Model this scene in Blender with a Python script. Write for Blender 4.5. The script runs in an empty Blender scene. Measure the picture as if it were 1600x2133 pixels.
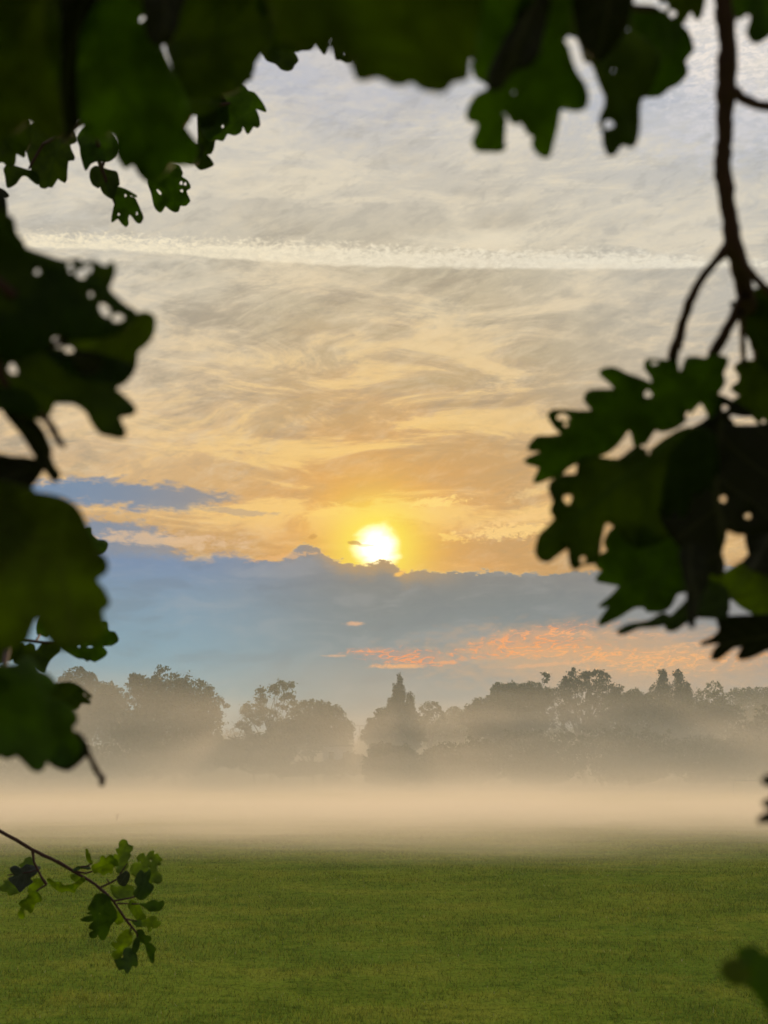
import bpy, math, random
import numpy as np
from mathutils import Vector, Matrix
from mathutils.geometry import delaunay_2d_cdt

# ------------------------------------------------------------------ camera, light, exposure
sc = bpy.context.scene
COL = sc.collection
F = 2930.0                       # focal length in photograph pixels (1600 x 2133)
PITCH = math.radians(10.6)
EYE = Vector((0.0, 0.0, 1.6))
cam_d = bpy.data.cameras.new("camera")
cam = bpy.data.objects.new("camera", cam_d)
COL.objects.link(cam)
cam.location = EYE
cam.rotation_euler = (math.radians(90) + PITCH, 0, 0)
cam_d.sensor_fit = 'VERTICAL'
cam_d.sensor_height = 24.0
cam_d.sensor_width = 18.0
cam_d.lens = 12.0 / (1066.5 / F)
cam_d.clip_start = 0.02
cam_d.clip_end = 6000
cam_d.dof.use_dof = True
cam_d.dof.focus_distance = 60.0
cam_d.dof.aperture_fstop = cam_d.lens / 3.6
sc.camera = cam

cp, sp = math.cos(PITCH), math.sin(PITCH)
def ray(px, py):
    a = (px - 800.0) / F
    b = (1066.5 - py) / F
    return Vector((a, cp - b * sp, sp + b * cp))
def at(px, py, D):
    """point seen at photograph pixel (px,py), D metres ahead of the camera along the ground"""
    r = ray(px, py)
    return EYE + r * (D / r.y)
def azel(px, py):
    r = ray(px, py).normalized()
    return math.degrees(math.atan2(r.x, r.y)), math.degrees(math.asin(r.z))

SUN_DIR = ray(785, 1138).normalized()
SUN_EL = math.asin(SUN_DIR.z)
SUN_AZ = math.atan2(SUN_DIR.x, SUN_DIR.y)

sun_d = bpy.data.lights.new("sun", 'SUN')
sun_d.energy = 3.0
sun_d.angle = math.radians(3.0)      # veiled by thin cloud: a soft-edged sun
sun_d.color = (1.0, 0.66, 0.36)
sun = bpy.data.objects.new("sun", sun_d)
COL.objects.link(sun)
sun.rotation_euler = (-SUN_DIR).to_track_quat('-Z', 'Y').to_euler()
sun.location = (0, 0, 30)

sc.view_settings.view_transform = 'Standard'
sc.view_settings.look = 'None'
sc.view_settings.exposure = 0.0
sc.view_settings.gamma = 1.0
sc.cycles.use_denoising = True
sc.cycles.max_bounces = 8
sc.cycles.diffuse_bounces = 3
sc.cycles.transmission_bounces = 4
sc.cycles.transparent_max_bounces = 8
sc.cycles.volume_bounces = 1
sc.cycles.volume_step_rate = 1.0
sc.cycles.volume_max_steps = 128
sc.cycles.sample_clamp_indirect = 4.0

def lin(c, k=1.0):
    o = []
    for v in c[:3]:
        v = v / 255.0
        o.append(k * (v / 12.92 if v <= 0.04045 else ((v + 0.055) / 1.055) ** 2.4))
    return (o[0], o[1], o[2], 1.0)

# ------------------------------------------------------------------ node helper
class NT:
    def __init__(s, tree):
        s.t = tree
        s.n = tree.nodes
        s.l = tree.links
    def node(s, kind, **kw):
        n = s.n.new(kind)
        for k, v in kw.items():
            setattr(n, k, v)
        return n
    def put(s, sock, v):
        if isinstance(v, bpy.types.NodeSocket):
            s.l.new(v, sock)
        else:
            sock.default_value = v
    def m(s, op, a, b=None, c=None, clamp=False):
        n = s.node('ShaderNodeMath', operation=op, use_clamp=clamp)
        s.put(n.inputs[0], a)
        if b is not None: s.put(n.inputs[1], b)
        if c is not None: s.put(n.inputs[2], c)
        return n.outputs[0]
    def add(s, a, b): return s.m('ADD', a, b)
    def sub(s, a, b): return s.m('SUBTRACT', a, b)
    def mul(s, a, b): return s.m('MULTIPLY', a, b)
    def sstep(s, x, lo, hi, o0=0.0, o1=1.0):
        n = s.node('ShaderNodeMapRange', interpolation_type='SMOOTHSTEP')
        s.put(n.inputs[0], x); s.put(n.inputs[1], lo); s.put(n.inputs[2], hi)
        s.put(n.inputs[3], o0); s.put(n.inputs[4], o1)
        return n.outputs[0]
    def mix(s, f, a, b, blend='MIX'):
        n = s.node('ShaderNodeMix', data_type='RGBA', blend_type=blend, clamp_factor=True)
        s.put(n.inputs[0], f); s.put(n.inputs[6], a); s.put(n.inputs[7], b)
        return n.outputs[2]
    def noise(s, vec, scale=1.0, detail=4.0, rough=0.55, dist=0.0, kind='FBM'):
        n = s.node('ShaderNodeTexNoise')
        try: n.noise_type = kind
        except Exception: pass
        s.put(n.inputs['Vector'], vec)
        n.inputs['Scale'].default_value = scale
        n.inputs['Detail'].default_value = detail
        n.inputs['Roughness'].default_value = rough
        n.inputs['Distortion'].default_value = dist
        return n.outputs['Fac']
    def vec(s, x, y, z=0.0):
        n = s.node('ShaderNodeCombineXYZ')
        s.put(n.inputs[0], x); s.put(n.inputs[1], y); s.put(n.inputs[2], z)
        return n.outputs[0]
    def ramp(s, fac, stops, interp='LINEAR'):
        n = s.node('ShaderNodeValToRGB')
        s.put(n.inputs[0], fac)
        e = n.color_ramp
        e.interpolation = interp
        while len(e.elements) < len(stops): e.elements.new(0.5)
        for i, (p, c) in enumerate(stops):
            e.elements[i].position = p
            e.elements[i].color = c
        return n.outputs[0]
    def curve(s, x, pts):
        """pts (x,y) both already in 0..1"""
        n = s.node('ShaderNodeFloatCurve')
        s.put(n.inputs[1], x)
        c = n.mapping.curves[0]
        while len(c.points) < len(pts): c.points.new(0.5, 0.5)
        for i, (a, b) in enumerate(pts):
            c.points[i].location = (a, b)
            c.points[i].handle_type = 'AUTO_CLAMPED'
        n.mapping.update()
        return n.outputs[0]

# ------------------------------------------------------------------ sky
world = bpy.data.worlds.new("World")
sc.world = world
world.use_nodes = True
w = NT(world.node_tree)
w.n.clear()
out = w.node('ShaderNodeOutputWorld')
bg = w.node('ShaderNodeBackground')
bg.inputs['Strength'].default_value = 0.1
w.l.new(bg.outputs[0], out.inputs[0])
sky = w.node('ShaderNodeTexSky', sky_type='NISHITA')
sky.sun_disc = False
sky.sun_elevation = SUN_EL
sky.sun_rotation = SUN_AZ
sky.air_density = 1.2
sky.dust_density = 2.0
tc = w.node('ShaderNodeTexCoord')
sep = w.node('ShaderNodeSeparateXYZ')
w.l.new(tc.outputs['Generated'], sep.inputs[0])
X, Y, Z = sep.outputs
AZ = w.mul(w.m('ARCTAN2', X, Y), 180 / math.pi)
EL = w.mul(w.m('ARCSINE', Z), 180 / math.pi)
dotn = w.node('ShaderNodeVectorMath', operation='DOT_PRODUCT')
w.l.new(tc.outputs['Generated'], dotn.inputs[0])
dotn.inputs[1].default_value = SUN_DIR
DOT = w.m('MINIMUM', dotn.outputs['Value'], 0.9999999)
ANG = w.mul(w.m('ARCCOSINE', DOT), 180 / math.pi)     # degrees from the sun
PD = 51.14                                            # photograph pixels per degree

fine = w.noise(w.vec(w.mul(AZ, 1.0), w.mul(EL, 2.2)), 1.5, 6, 0.6)
fineC = w.sub(fine, 0.5)
med = w.noise(w.vec(w.mul(AZ, 0.30), w.mul(EL, 0.9), 3.3), 1.0, 5, 0.6, 0.6)
medC = w.sub(med, 0.5)

def el_stop(py, c):
    return (max(0.0, azel(800, py)[1]) / 90.0, lin(c))
base = w.ramp(w.m('DIVIDE', EL, 90.0), [
    el_stop(1615, (176, 164, 158)),
    el_stop(1400, (170, 166, 166)),
    el_stop(1200, (186, 142, 90)),
    el_stop(1060, (198, 154, 96)),
    el_stop(900, (182, 154, 112)),
    el_stop(740, (184, 166, 132)),
    el_stop(560, (192, 181, 157)),
    el_stop(360, (200, 193, 180)),
    el_stop(150, (194, 194, 198)),
    (0.45, lin((176, 182, 196))),
    (1.0, lin((160, 172, 196)))])
# warm near the sun, cooler to the sides
side = w.sstep(w.m('ABSOLUTE', w.sub(AZ, math.degrees(SUN_AZ))), 3.0, 16.0)
cool = w.mix(w.mul(side, w.sstep(EL, 9.0, 16.0)), base, lin((186, 190, 196)))
base = w.mix(0.45, base, cool)
base = w.mix(w.mul(w.mul(w.sstep(AZ, -2.0, -9.0), w.sstep(EL, 9.0, 11.0)), 0.30), base, w.mix(w.sstep(EL, 11.0, 20.0), lin((238, 196, 140)), lin((218, 208, 188))))
# thin cirrus streaks, tilted
ca, sa = math.cos(math.radians(17)), math.sin(math.radians(17))
R1 = w.add(w.mul(AZ, ca), w.mul(EL, sa))
R2 = w.sub(w.mul(EL, ca), w.mul(AZ, sa))
st = w.noise(w.vec(w.mul(R1, 0.20), w.mul(R2, 0.75), 1.7), 1.0, 9, 0.66, 0.5)
st2 = w.noise(w.vec(w.mul(R1, 0.8), w.mul(R2, 2.0), 7.7), 1.0, 8, 0.68, 0.3)
RR1 = w.sub(w.mul(AZ, 0.93), w.mul(EL, 0.36))
RR2 = w.add(w.mul(EL, 0.93), w.mul(AZ, 0.36))
st3 = w.noise(w.vec(w.mul(AZ, 0.17), w.mul(EL, 0.62), 4.1), 1.0, 9, 0.66, 0.6)
mid = w.mul(w.sstep(EL, 10.0, 13.0), w.sstep(EL, 24.0, 18.0))
dark = w.mul(w.sstep(st, 0.53, 0.38), w.add(0.22, w.mul(mid, 0.78)))
dark = w.mul(dark, w.sstep(AZ, 9.0, 3.0, 0.3, 1.0))
base = w.mix(w.mul(dark, 0.62), base, lin((150, 140, 124)))
lite = w.mul(w.sstep(st3, 0.42, 0.64), 0.62)
base = w.mix(lite, base, w.mix(w.sstep(EL, 10.0, 22.0), lin((248, 204, 138)), lin((232, 220, 196))))
base = w.mix(w.mul(w.sub(st2, 0.5), 1.6), base, lin((232, 216, 186)))
darkf = w.mul(w.sstep(st2, 0.48, 0.38), 0.16)
base = w.mix(darkf, base, lin((130, 128, 126)))

def edge(pts, amp_med=0.0, amp_fine=0.0):
    amp_med *= 2.5; amp_fine *= 2.5
    """elevation (deg) of a cloud edge traced as photograph pixels, a function of azimuth"""
    q = []
    for (px, py) in pts:
        a, e = azel(px, py)
        q.append((min(1, max(0, (a + 25) / 50.0)), e / 40.0))
    q.sort()
    v = w.mul(w.curve(w.m('DIVIDE', w.add(AZ, 25.0), 50.0), q), 40.0)
    if amp_med: v = w.add(v, w.mul(medC, amp_med))
    if amp_fine: v = w.add(v, w.mul(fineC, amp_fine))
    return v
def blob(px, py, rx, ry, rot=0.0, amp=0.8, soft=0.5, nz=None):
    amp *= 2.2
    a, e = azel(px, py)
    c, s_ = math.cos(math.radians(rot)), math.sin(math.radians(rot))
    du, dv = w.sub(AZ, a), w.sub(EL, e)
    u = w.mul(w.add(w.mul(du, c), w.mul(dv, s_)), PD / rx)
    v = w.mul(w.sub(w.mul(dv, c), w.mul(du, s_)), PD / ry)
    d = w.m('SQRT', w.add(w.mul(u, u), w.mul(v, v)))
    d = w.add(d, w.mul(nz if nz is not None else fineC, amp * 2))
    return w.sstep(d, 1.0 + soft, 1.0 - soft)
puff = w.noise(w.vec(w.mul(AZ, 1.0), w.mul(EL, 1.7), 9.0), 3.0, 8, 0.68, 0.3)
puffC = w.sub(puff, 0.5)

# mottled bright cloud high on the right
mott = w.sstep(w.noise(w.vec(w.mul(AZ, 1.0), w.mul(EL, 2.4), 2.0), 2.2, 6, 0.65, 0.5), 0.38, 0.62)
ur = blob(1600, 60, 260, 180, 25, 0.35, 0.35)
base = w.mix(w.mul(ur, w.add(0.35, w.mul(mott, 0.65))), base, lin((238, 228, 218)))
bl = blob(1440, 245, 240, 70, -12, 0.5, 0.7)
base = w.mix(w.mul(bl, 0.38), base, lin((150, 166, 196)))
bl = blob(640, 130, 240, 90, -12, 0.5, 0.8)
base = w.mix(w.mul(bl, 0.35), base, lin((166, 172, 196)))
# contrail, bumpy above and clean below
c_lo = edge([(-300, 516), (60, 516), (300, 526), (500, 541), (700, 553), (1000, 559), (1300, 560), (1600, 556), (1900, 552)], 0, 0.10)
c_hi = edge([(-300, 492), (60, 488), (300, 492), (430, 500), (620, 506), (800, 514), (1000, 518), (1300, 526), (1500, 538), (1600, 545), (1900, 552)], 0.12, 0.15)
c_hi = w.add(c_hi, w.mul(puffC, 1.5))
con = w.mul(w.sstep(EL, w.sub(c_lo, 0.08), w.add(c_lo, 0.10)), w.sstep(EL, w.add(c_hi, 0.22), w.sub(c_hi, 0.34)))
con = w.mul(con, w.add(0.60, w.mul(w.sstep(puff, 0.34, 0.66), 0.4)))
halo = w.mul(blob(1010, 500, 150, 18, 0, 0.5, 0.8, puffC), 0.35)
con = w.m('MAXIMUM', con, halo)
base = w.mix(w.mul(con, 0.85), base, w.mix(w.sstep(AZ, -14, 13), lin((250, 236, 204)), lin((238, 230, 210))))

# glow of the sun through the thin cloud
def gexp(width, k):
    return w.mul(w.m('EXPONENT', w.mul(w.m('POWER', w.m('DIVIDE', ANG, width), 2.0), -1.0)), k)
g1 = w.mul(gexp(7.0, 0.50), w.add(0.8, w.mul(medC, 2.2)))
base = w.mix(g1, base, lin((232, 160, 66)))
g2 = gexp(2.9, 0.75)
base = w.mix(g2, base, lin((255, 174, 38)))
# bright wisps near the sun
wis = w.mul(w.mul(w.sstep(st3, 0.50, 0.60), gexp(8.0, 0.6)), w.sstep(EL, 9.4, 10.6))
base = w.mix(wis, base, lin((255, 214, 120)))
for (px, py, rx, ry, rot, c, k) in [
        (905, 1046, 44, 9, 3, (255, 214, 122), 0.9), (1070, 1106, 88, 13, 4, (252, 208, 128), 0.85),
        (1100, 1075, 70, 9, 12, (246, 200, 130), 0.6), (940, 1120, 26, 6, -8, (255, 208, 110), 0.7),
        (690, 1064, 42, 8, 12, (255, 206, 110), 0.7), (1120, 1020, 50, 8, 20, (232, 196, 136), 0.5),
        (300, 1120, 150, 10, 0, (222, 184, 150), 0.45)]:
    b = blob(px, py, rx, ry, rot, 1.3, 0.5, puffC)
    base = w.mix(w.mul(b, k), base, lin(c))
# sun: burnt-out core and yellow aureole
# offset for an upright oval
corev = w.add(w.mul(w.m('EXPONENT', w.mul(w.m('POWER', w.m('DIVIDE', ANG, 1.75), 2.0), -1.0)), 1.0), 0.0)
base = w.mix(corev, base, lin((255, 240, 66)))
c2 = w.sstep(w.add(ANG, w.mul(medC, 1.4)), 1.05, 0.05)
addc = w.node('ShaderNodeMix', data_type='RGBA', blend_type='ADD')
w.put(addc.inputs[0], c2); w.put(addc.inputs[6], base); w.put(addc.inputs[7], (1.2, 1.3, 1.5, 1.0))
base = addc.outputs[2]
# small dark scrap in front of the sun
for (px, py, rx, ry, rot, k) in [(738, 1131, 15, 4, -8, 0.7), (760, 1136, 18, 3, 0, 0.5), (652, 1118, 9, 5, 20, 0.5)]:
    base = w.mix(w.mul(blob(px, py, rx, ry, rot, 0.5, 0.35, puffC), k), base, lin((190, 130, 50)))

# blue-grey cloud streaks on the left
BLUE = w.mix(w.sstep(AZ, -14.0, -4.0), lin((84, 126, 168)), lin((138, 132, 132)))
t1 = edge([(-400, 1000), (60, 996), (200, 994), (330, 1004), (430, 1014), (500, 1030), (525, 1040), (560, 1060), (2000, 1200)], 0.25, 0.5)
b1 = edge([(-400, 1060), (60, 1056), (200, 1056), (330, 1068), (430, 1058), (500, 1045), (520, 1036), (560, 1030), (2000, 900)], 0.25, 0.5)
m1 = w.mul(w.sstep(w.sub(t1, EL), -0.08, 0.34), w.sstep(w.sub(EL, b1), -0.12, 0.40))
base = w.mix(w.mul(m1, 0.92), base, BLUE)
b = blob(490, 1066, 70, 7, -4, 0.8, 0.4)
base = w.mix(w.mul(b, 0.6), base, lin((170, 150, 132)))
t2 = edge([(-400, 1060), (60, 1060), (200, 1070), (260, 1080), (330, 1096), (400, 1150), (2000, 1300)], 0.5, 0.8)
m2 = w.sstep(w.sub(t2, EL), -0.15, 0.6)
base = w.mix(w.mul(m2, 0.85), base, BLUE)
wl = blob(330, 1124, 130, 12, -3, 1.2, 0.6)
base = w.mix(w.mul(wl, 0.7), base, lin((224, 186, 146)))

# the dark stratus bank the sun sits on
t3 = edge([(-800, 1130), (60, 1140), (230, 1146), (330, 1150), (420, 1155), (470, 1148), (530, 1160), (580, 1166), (612, 1146), (640, 1131), (664, 1140),
           (690, 1160), (720, 1168), (745, 1172), (780, 1171), (800, 1163), (822, 1172), (845, 1190), (860, 1186), (880, 1183), (905, 1190), (1000, 1190),
           (1100, 1197), (1200, 1190), (1350, 1180), (1600, 1178), (2200, 1170)], 0.16, 0.22)
t3 = w.add(t3, w.mul(puffC, 0.55))
dd = w.sub(t3, EL)
m3 = w.sstep(dd, w.sstep(AZ, -2.0, -8.0, -0.03, -0.12), w.sstep(AZ, -2.0, -8.0, 0.09, 0.42))
lowcol = w.ramp(w.m('DIVIDE', EL, 12.0), [
    (0.0, lin((134, 140, 144))), (0.26, lin((108, 136, 152))), (0.42, lin((102, 126, 142))),
    (0.58, lin((102, 116, 128))), (0.70, lin((116, 116, 120)))])
lowblue = w.ramp(w.m('DIVIDE', EL, 12.0), [
    (0.0, lin((126, 160, 172))), (0.26, lin((112, 160, 180))), (0.42, lin((108, 154, 180))),
    (0.58, lin((106, 142, 172))), (0.70, lin((98, 130, 170)))])
strat = w.mix(w.sstep(AZ, 0.0, -9.0), lowcol, lowblue)
strat = w.mix(w.mul(w.sstep(AZ, 5.0, 14.0), 0.45), strat, lin((158, 148, 150)))
strat = w.mix(w.mul(fineC, 0.30), strat, lin((190, 184, 180)))
strat = w.mix(w.sstep(med, 0.50, 0.66, 0.0, 0.16), strat, lin((176, 176, 180)))
strat = w.mix(w.sstep(med, 0.48, 0.34, 0.0, 0.22), strat, lin((78, 96, 120)))
strat = w.mix(w.mul(w.mul(w.sstep(ANG, 4.5, 1.0), w.sstep(dd, 0.9, 0.0)), 0.65), strat, lin((196, 150, 84)))
rim = w.mul(w.mul(w.sstep(dd, 0.10, 0.0), m3), w.sstep(ANG, 10.0, 2.0))
base = w.mix(m3, base, strat)
base = w.mix(w.mul(rim, 0.8), base, lin((255, 214, 130)))
base = w.mix(w.mul(blob(590, 1160, 60, 5, 8, 1.0, 0.5, puffC), 0.5), base, lin((236, 176, 110)))
base = w.mix(w.mul(blob(834, 1194, 11, 5, 20, 0.5, 0.5, puffC), 0.9), base, lin((252, 190, 80)))
# low warm gap and salmon clouds on the right
wm = blob(1290, 1375, 330, 62, -2, 0.35, 0.6)
base = w.mix(w.mul(wm, 0.72), base, lin((214, 166, 122)))
wm2 = blob(1360, 1440, 520, 60, 0, 0.2, 0.9)
base = w.mix(w.mul(wm2, 0.40), base, lin((190, 158, 136)))
curl = w.noise(w.vec(w.mul(AZ, 1.0), w.sub(w.mul(EL, 3.6), w.mul(AZ, 0.35)), 5.0), 1.1, 6, 0.60, 0.5)
fil = w.sstep(w.m('ABSOLUTE', w.sub(curl, 0.5)), 0.048, 0.008)
for (px, py, rx, ry, rot, c, k, q) in [
        (1110, 1325, 110, 15, 8, (255, 158, 92), 1.0, 1), (1095, 1352, 125, 15, 3, (255, 152, 78), 1.1, 1),
        (1260, 1364, 180, 15, -3, (255, 172, 100), 1.0, 1), (1420, 1378, 170, 20, 3, (255, 180, 110), 0.9, 1),
        (1250, 1322, 150, 7, -2, (244, 176, 124), 0.6, 1), (1440, 1345, 110, 9, 10, (244, 180, 124), 0.7, 1),
        (760, 1357, 38, 7, 3, (250, 150, 92), 0.9, 1), (850, 1370, 78, 15, -4, (255, 142, 74), 0.95, 1),
        (830, 1388, 50, 4, 0, (252, 170, 100), 0.8, 0), (738, 1299, 17, 4, 0, (240, 176, 130), 0.7, 0),
        (700, 1366, 22, 2.5, 0, (228, 170, 130), 0.6, 0), (1140, 1384, 70, 4, 4, (240, 172, 120), 0.6, 0),
        (930, 1380, 22, 3.5, 0, (248, 160, 100), 0.7, 0)]:
    b = blob(px, py, rx, ry, rot, 0.65, 0.6, puffC)
    kk = w.mul(b, w.add(k * 0.22, w.mul(fil, k * 0.78))) if q else w.mul(b, k)
    base = w.mix(kk, base, lin(c))
# dimmer away from the sun
fall = w.sstep(ANG, 25.0, 120.0, 1.0, 0.42)
fv = w.node('ShaderNodeVectorMath', operation='SCALE')
w.l.new(base, fv.inputs[0]); w.put(fv.inputs['Scale'], w.mul(fall, 10.5))
fin = w.mix(0.985, sky.outputs[0], fv.outputs[0])
w.l.new(fin, bg.inputs['Color'])
world.cycles.sampling_method = 'MANUAL'
world.cycles.sample_map_resolution = 512

# ------------------------------------------------------------------ materials
def mat(name):
    m = bpy.data.materials.new(name)
    m.use_nodes = True
    m.node_tree.nodes.clear()
    t = NT(m.node_tree)
    o = t.node('ShaderNodeOutputMaterial')
    return m, t, o

def leaf_material(name, c1, c2, trans, c_trans, attr=None, scale=30.0, rough=0.5, spec=0.3, veins=False):
    m, t, o = mat(name)
    tcn = t.node('ShaderNodeTexCoord')
    n = t.noise(tcn.outputs['Object'], scale, 4, 0.6)
    f = t.sstep(n, 0.3, 0.7)
    if attr:
        a = t.node('ShaderNodeAttribute', attribute_name=attr)
        f = t.m('ADD', t.mul(f, 0.3), t.mul(a.outputs['Fac'], 0.7))
    col = t.mix(f, c1, c2)
    ctr = t.mix(f, tuple(v * 1.2 for v in c_trans[:3]) + (1,), tuple(v * 0.5 for v in c_trans[:3]) + (1,))
    p = t.node('ShaderNodeBsdfPrincipled')
    if veins:
        a = t.node('ShaderNodeAttribute', attribute_name='leaf_uv')
        su = t.node('ShaderNodeSeparateXYZ'); t.l.new(a.outputs['Vector'], su.inputs[0])
        av = t.m('ABSOLUTE', su.outputs[1])
        rib = t.sstep(av, .022, .006)
        fr = t.m('PINGPONG', t.add(t.sub(t.mul(su.outputs[0], 5.5), t.mul(av, 5.0)), t.mul(t.m('SIGN', su.outputs[1]), .12)), .5)
        sid = t.mul(t.sstep(fr, .055, .015), t.sstep(av, .45, .1))
        vn = t.m('MAXIMUM', rib, t.mul(sid, .75))
        col = t.mix(t.mul(vn, .55), col, tuple(min(1, v * 2.6 + .01) for v in c2[:3]) + (1,))
        ctr = t.mix(t.mul(vn, .6), ctr, tuple(v * .45 for v in c_trans[:3]) + (1,))
        bp = t.node('ShaderNodeBump'); bp.inputs['Strength'].default_value = .5; bp.inputs['Distance'].default_value = .0008
        t.l.new(t.add(vn, n), bp.inputs['Height']); t.l.new(bp.outputs[0], p.inputs['Normal'])
    t.l.new(col, p.inputs['Base Color'])
    p.inputs['Roughness'].default_value = rough
    p.inputs['Specular IOR Level'].default_value = spec
    tr = t.node('ShaderNodeBsdfTranslucent')
    t.l.new(ctr, tr.inputs[0])
    ms = t.node('ShaderNodeMixShader')
    ms.inputs[0].default_value = trans
    t.l.new(p.outputs[0], ms.inputs[1]); t.l.new(tr.outputs[0], ms.inputs[2])
    t.l.new(ms.outputs[0], o.inputs[0])
    return m

LEAF = []
for i, (a, b, tr, ct) in enumerate([
        ((.028, .060, .005), (.042, .080, .006), .50, (.20, .34, .012)),     # mid green
        ((.040, .060, .004), (.060, .080, .006), .50, (.24, .35, .010)),     # yellow green
        ((.016, .034, .004), (.024, .046, .005), .42, (.19, .28, .010)),     # dark green
        ((.014, .016, .006), (.020, .022, .008), .08, (.03, .035, .006)),     # nearly black
        ((.075, .082, .090), (.050, .062, .066), .20, (.12, .16, .10)),    # grey underside
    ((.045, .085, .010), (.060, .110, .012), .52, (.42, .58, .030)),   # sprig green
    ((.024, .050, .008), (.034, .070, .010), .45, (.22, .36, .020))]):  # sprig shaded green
    #    # grey underside
    LEAF.append(leaf_material("oak_leaf_%d" % i, a + (1,), b + (1,), tr, ct + (1,), None, 38.0, .6, .12, True))

def bark_material(name, c1, c2, scale=40.0):
    m, t, o = mat(name)
    tcn = t.node('ShaderNodeTexCoord')
    n = t.noise(tcn.outputs['Object'], scale, 5, 0.65)
    p = t.node('ShaderNodeBsdfPrincipled')
    t.l.new(t.mix(n, c1, c2), p.inputs['Base Color'])
    p.inputs['Roughness'].default_value = 0.9
    b = t.node('ShaderNodeBump')
    b.inputs['Strength'].default_value = 0.4
    b.inputs['Distance'].default_value = 0.2 / scale
    t.l.new(n, b.inputs['Height']); t.l.new(b.outputs[0], p.inputs['Normal'])
    t.l.new(p.outputs[0], o.inputs[0])
    return m
BARK = bark_material("twig_bark", (.040, .014, .016, 1), (.07, .03, .032, 1), 150)
TRUNK = bark_material("trunk_bark", (.04, .035, .03, 1), (.08, .07, .055, 1), 3)

TREE_M = [
    leaf_material("broadleaf_foliage", (.024, .050, .020, 1), (.055, .095, .036, 1), .15, (.08, .13, .04, 1), "tone", 0.5),
    leaf_material("dark_foliage", (.018, .040, .024, 1), (.038, .070, .040, 1), .2, (.06, .08, .03, 1), "tone", 0.5),
    leaf_material("pale_foliage", (.042, .070, .028, 1), (.080, .125, .050, 1), .3, (.14, .17, .04, 1), "tone", 0.5),
    leaf_material("russet_foliage", (.075, .045, .022, 1), (.130, .085, .040, 1), .25, (.16, .10, .04, 1), "tone", 0.5)]

# ------------------------------------------------------------------ object helpers
def link(name, me, m=None, parent=None):
    o = bpy.data.objects.new(name, me)
    COL.objects.link(o)
    if m is not None: me.materials.append(m)
    if parent is not None: o.parent = parent
    return o
def thing(name, label, cat, loc=(0, 0, 0), group=None):
    o = bpy.data.objects.new(name, None)
    COL.objects.link(o)
    o.empty_display_size = 0.2
    o.location = loc
    o['label'] = label; o['category'] = cat
    if group: o['group'] = group
    return o
def np_mesh(name, v, f, tone=None, smooth=False):
    """v (n,3), f (m,k) all faces with k corners"""
    v = np.asarray(v, dtype=np.float32); f = np.asarray(f, dtype=np.int32)
    me = bpy.data.meshes.new(name)
    k = f.shape[1]
    me.vertices.add(len(v)); me.vertices.foreach_set('co', v.ravel())
    me.loops.add(f.size); me.loops.foreach_set('vertex_index', f.ravel())
    me.polygons.add(len(f))
    me.polygons.foreach_set('loop_start', np.arange(0, f.size, k, dtype=np.int32))
    me.polygons.foreach_set('loop_total', np.full(len(f), k, dtype=np.int32))
    if tone is not None:
        a = me.attributes.new("tone", 'FLOAT', 'POINT')
        a.data.foreach_set('value', np.asarray(tone, dtype=np.float32))
    if smooth:
        me.polygons.foreach_set('use_smooth', np.ones(len(f), dtype=bool))
    me.update(calc_edges=True)
    me.validate()
    return me
def tubes(paths, sides=6):
    """paths: list of (points, radii) -> verts, quads (closed ends by tapering)"""
    V, Q = [], []
    for pts, rad in paths:
        n0 = len(V)
        P = [Vector(p) for p in pts]
        for i, p in enumerate(P):
            d = (P[min(i + 1, len(P) - 1)] - P[max(i - 1, 0)]).normalized()
            a = d.cross(Vector((0.3, 0.2, 0.93)))
            if a.length < 0.05: a = d.cross(Vector((1, 0, 0)))
            a.normalize(); b = d.cross(a)
            for k in range(sides):
                t = 2 * math.pi * k / sides
                V.append(tuple(p + (a * math.cos(t) + b * math.sin(t)) * rad[i]))
        for i in range(len(P) - 1):
            for k in range(sides):
                k2 = (k + 1) % sides
                Q.append((n0 + i * sides + k, n0 + i * sides + k2, n0 + (i + 1) * sides + k2, n0 + (i + 1) * sides + k))
    return V, Q

# ------------------------------------------------------------------ ground
def gh(x, y):
    return (0.035 * np.sin(x * 0.35 + 0.8 * np.sin(y * 0.21)) * np.cos(y * 0.28 + 1.0)
            + 0.018 * np.sin(x * 0.9 + y * 0.5) * np.sin(y * 1.1 - x * 0.3))
def axis(lo, hi, near, step):
    a = list(np.arange(-near, near + 1e-6, step))
    s = step
    while a[-1] < hi:
        s *= 1.35; a.append(a[-1] + s)
    s = step
    while a[0] > lo:
        s *= 1.35; a.insert(0, a[0] - s)
    return np.array(a)
gx, gy = axis(-3500, 3500, 30, 0.6), axis(-3500, 3500, 60, 0.6)
GX, GY = np.meshgrid(gx, gy)
fade = np.clip(1 - np.hypot(GX, GY) / 160.0, 0, 1)
GZ = gh(GX, GY) * fade
nx, ny = len(gx), len(gy)
gv = np.stack([GX.ravel(), GY.ravel(), GZ.ravel()], 1)
ii, jj = np.meshgrid(np.arange(nx - 1), np.arange(ny - 1))
a0 = (jj * nx + ii).ravel()
gf = np.stack([a0, a0 + 1, a0 + nx + 1, a0 + nx], 1)
gme = np_mesh("ground", gv, gf, smooth=True)

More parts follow.
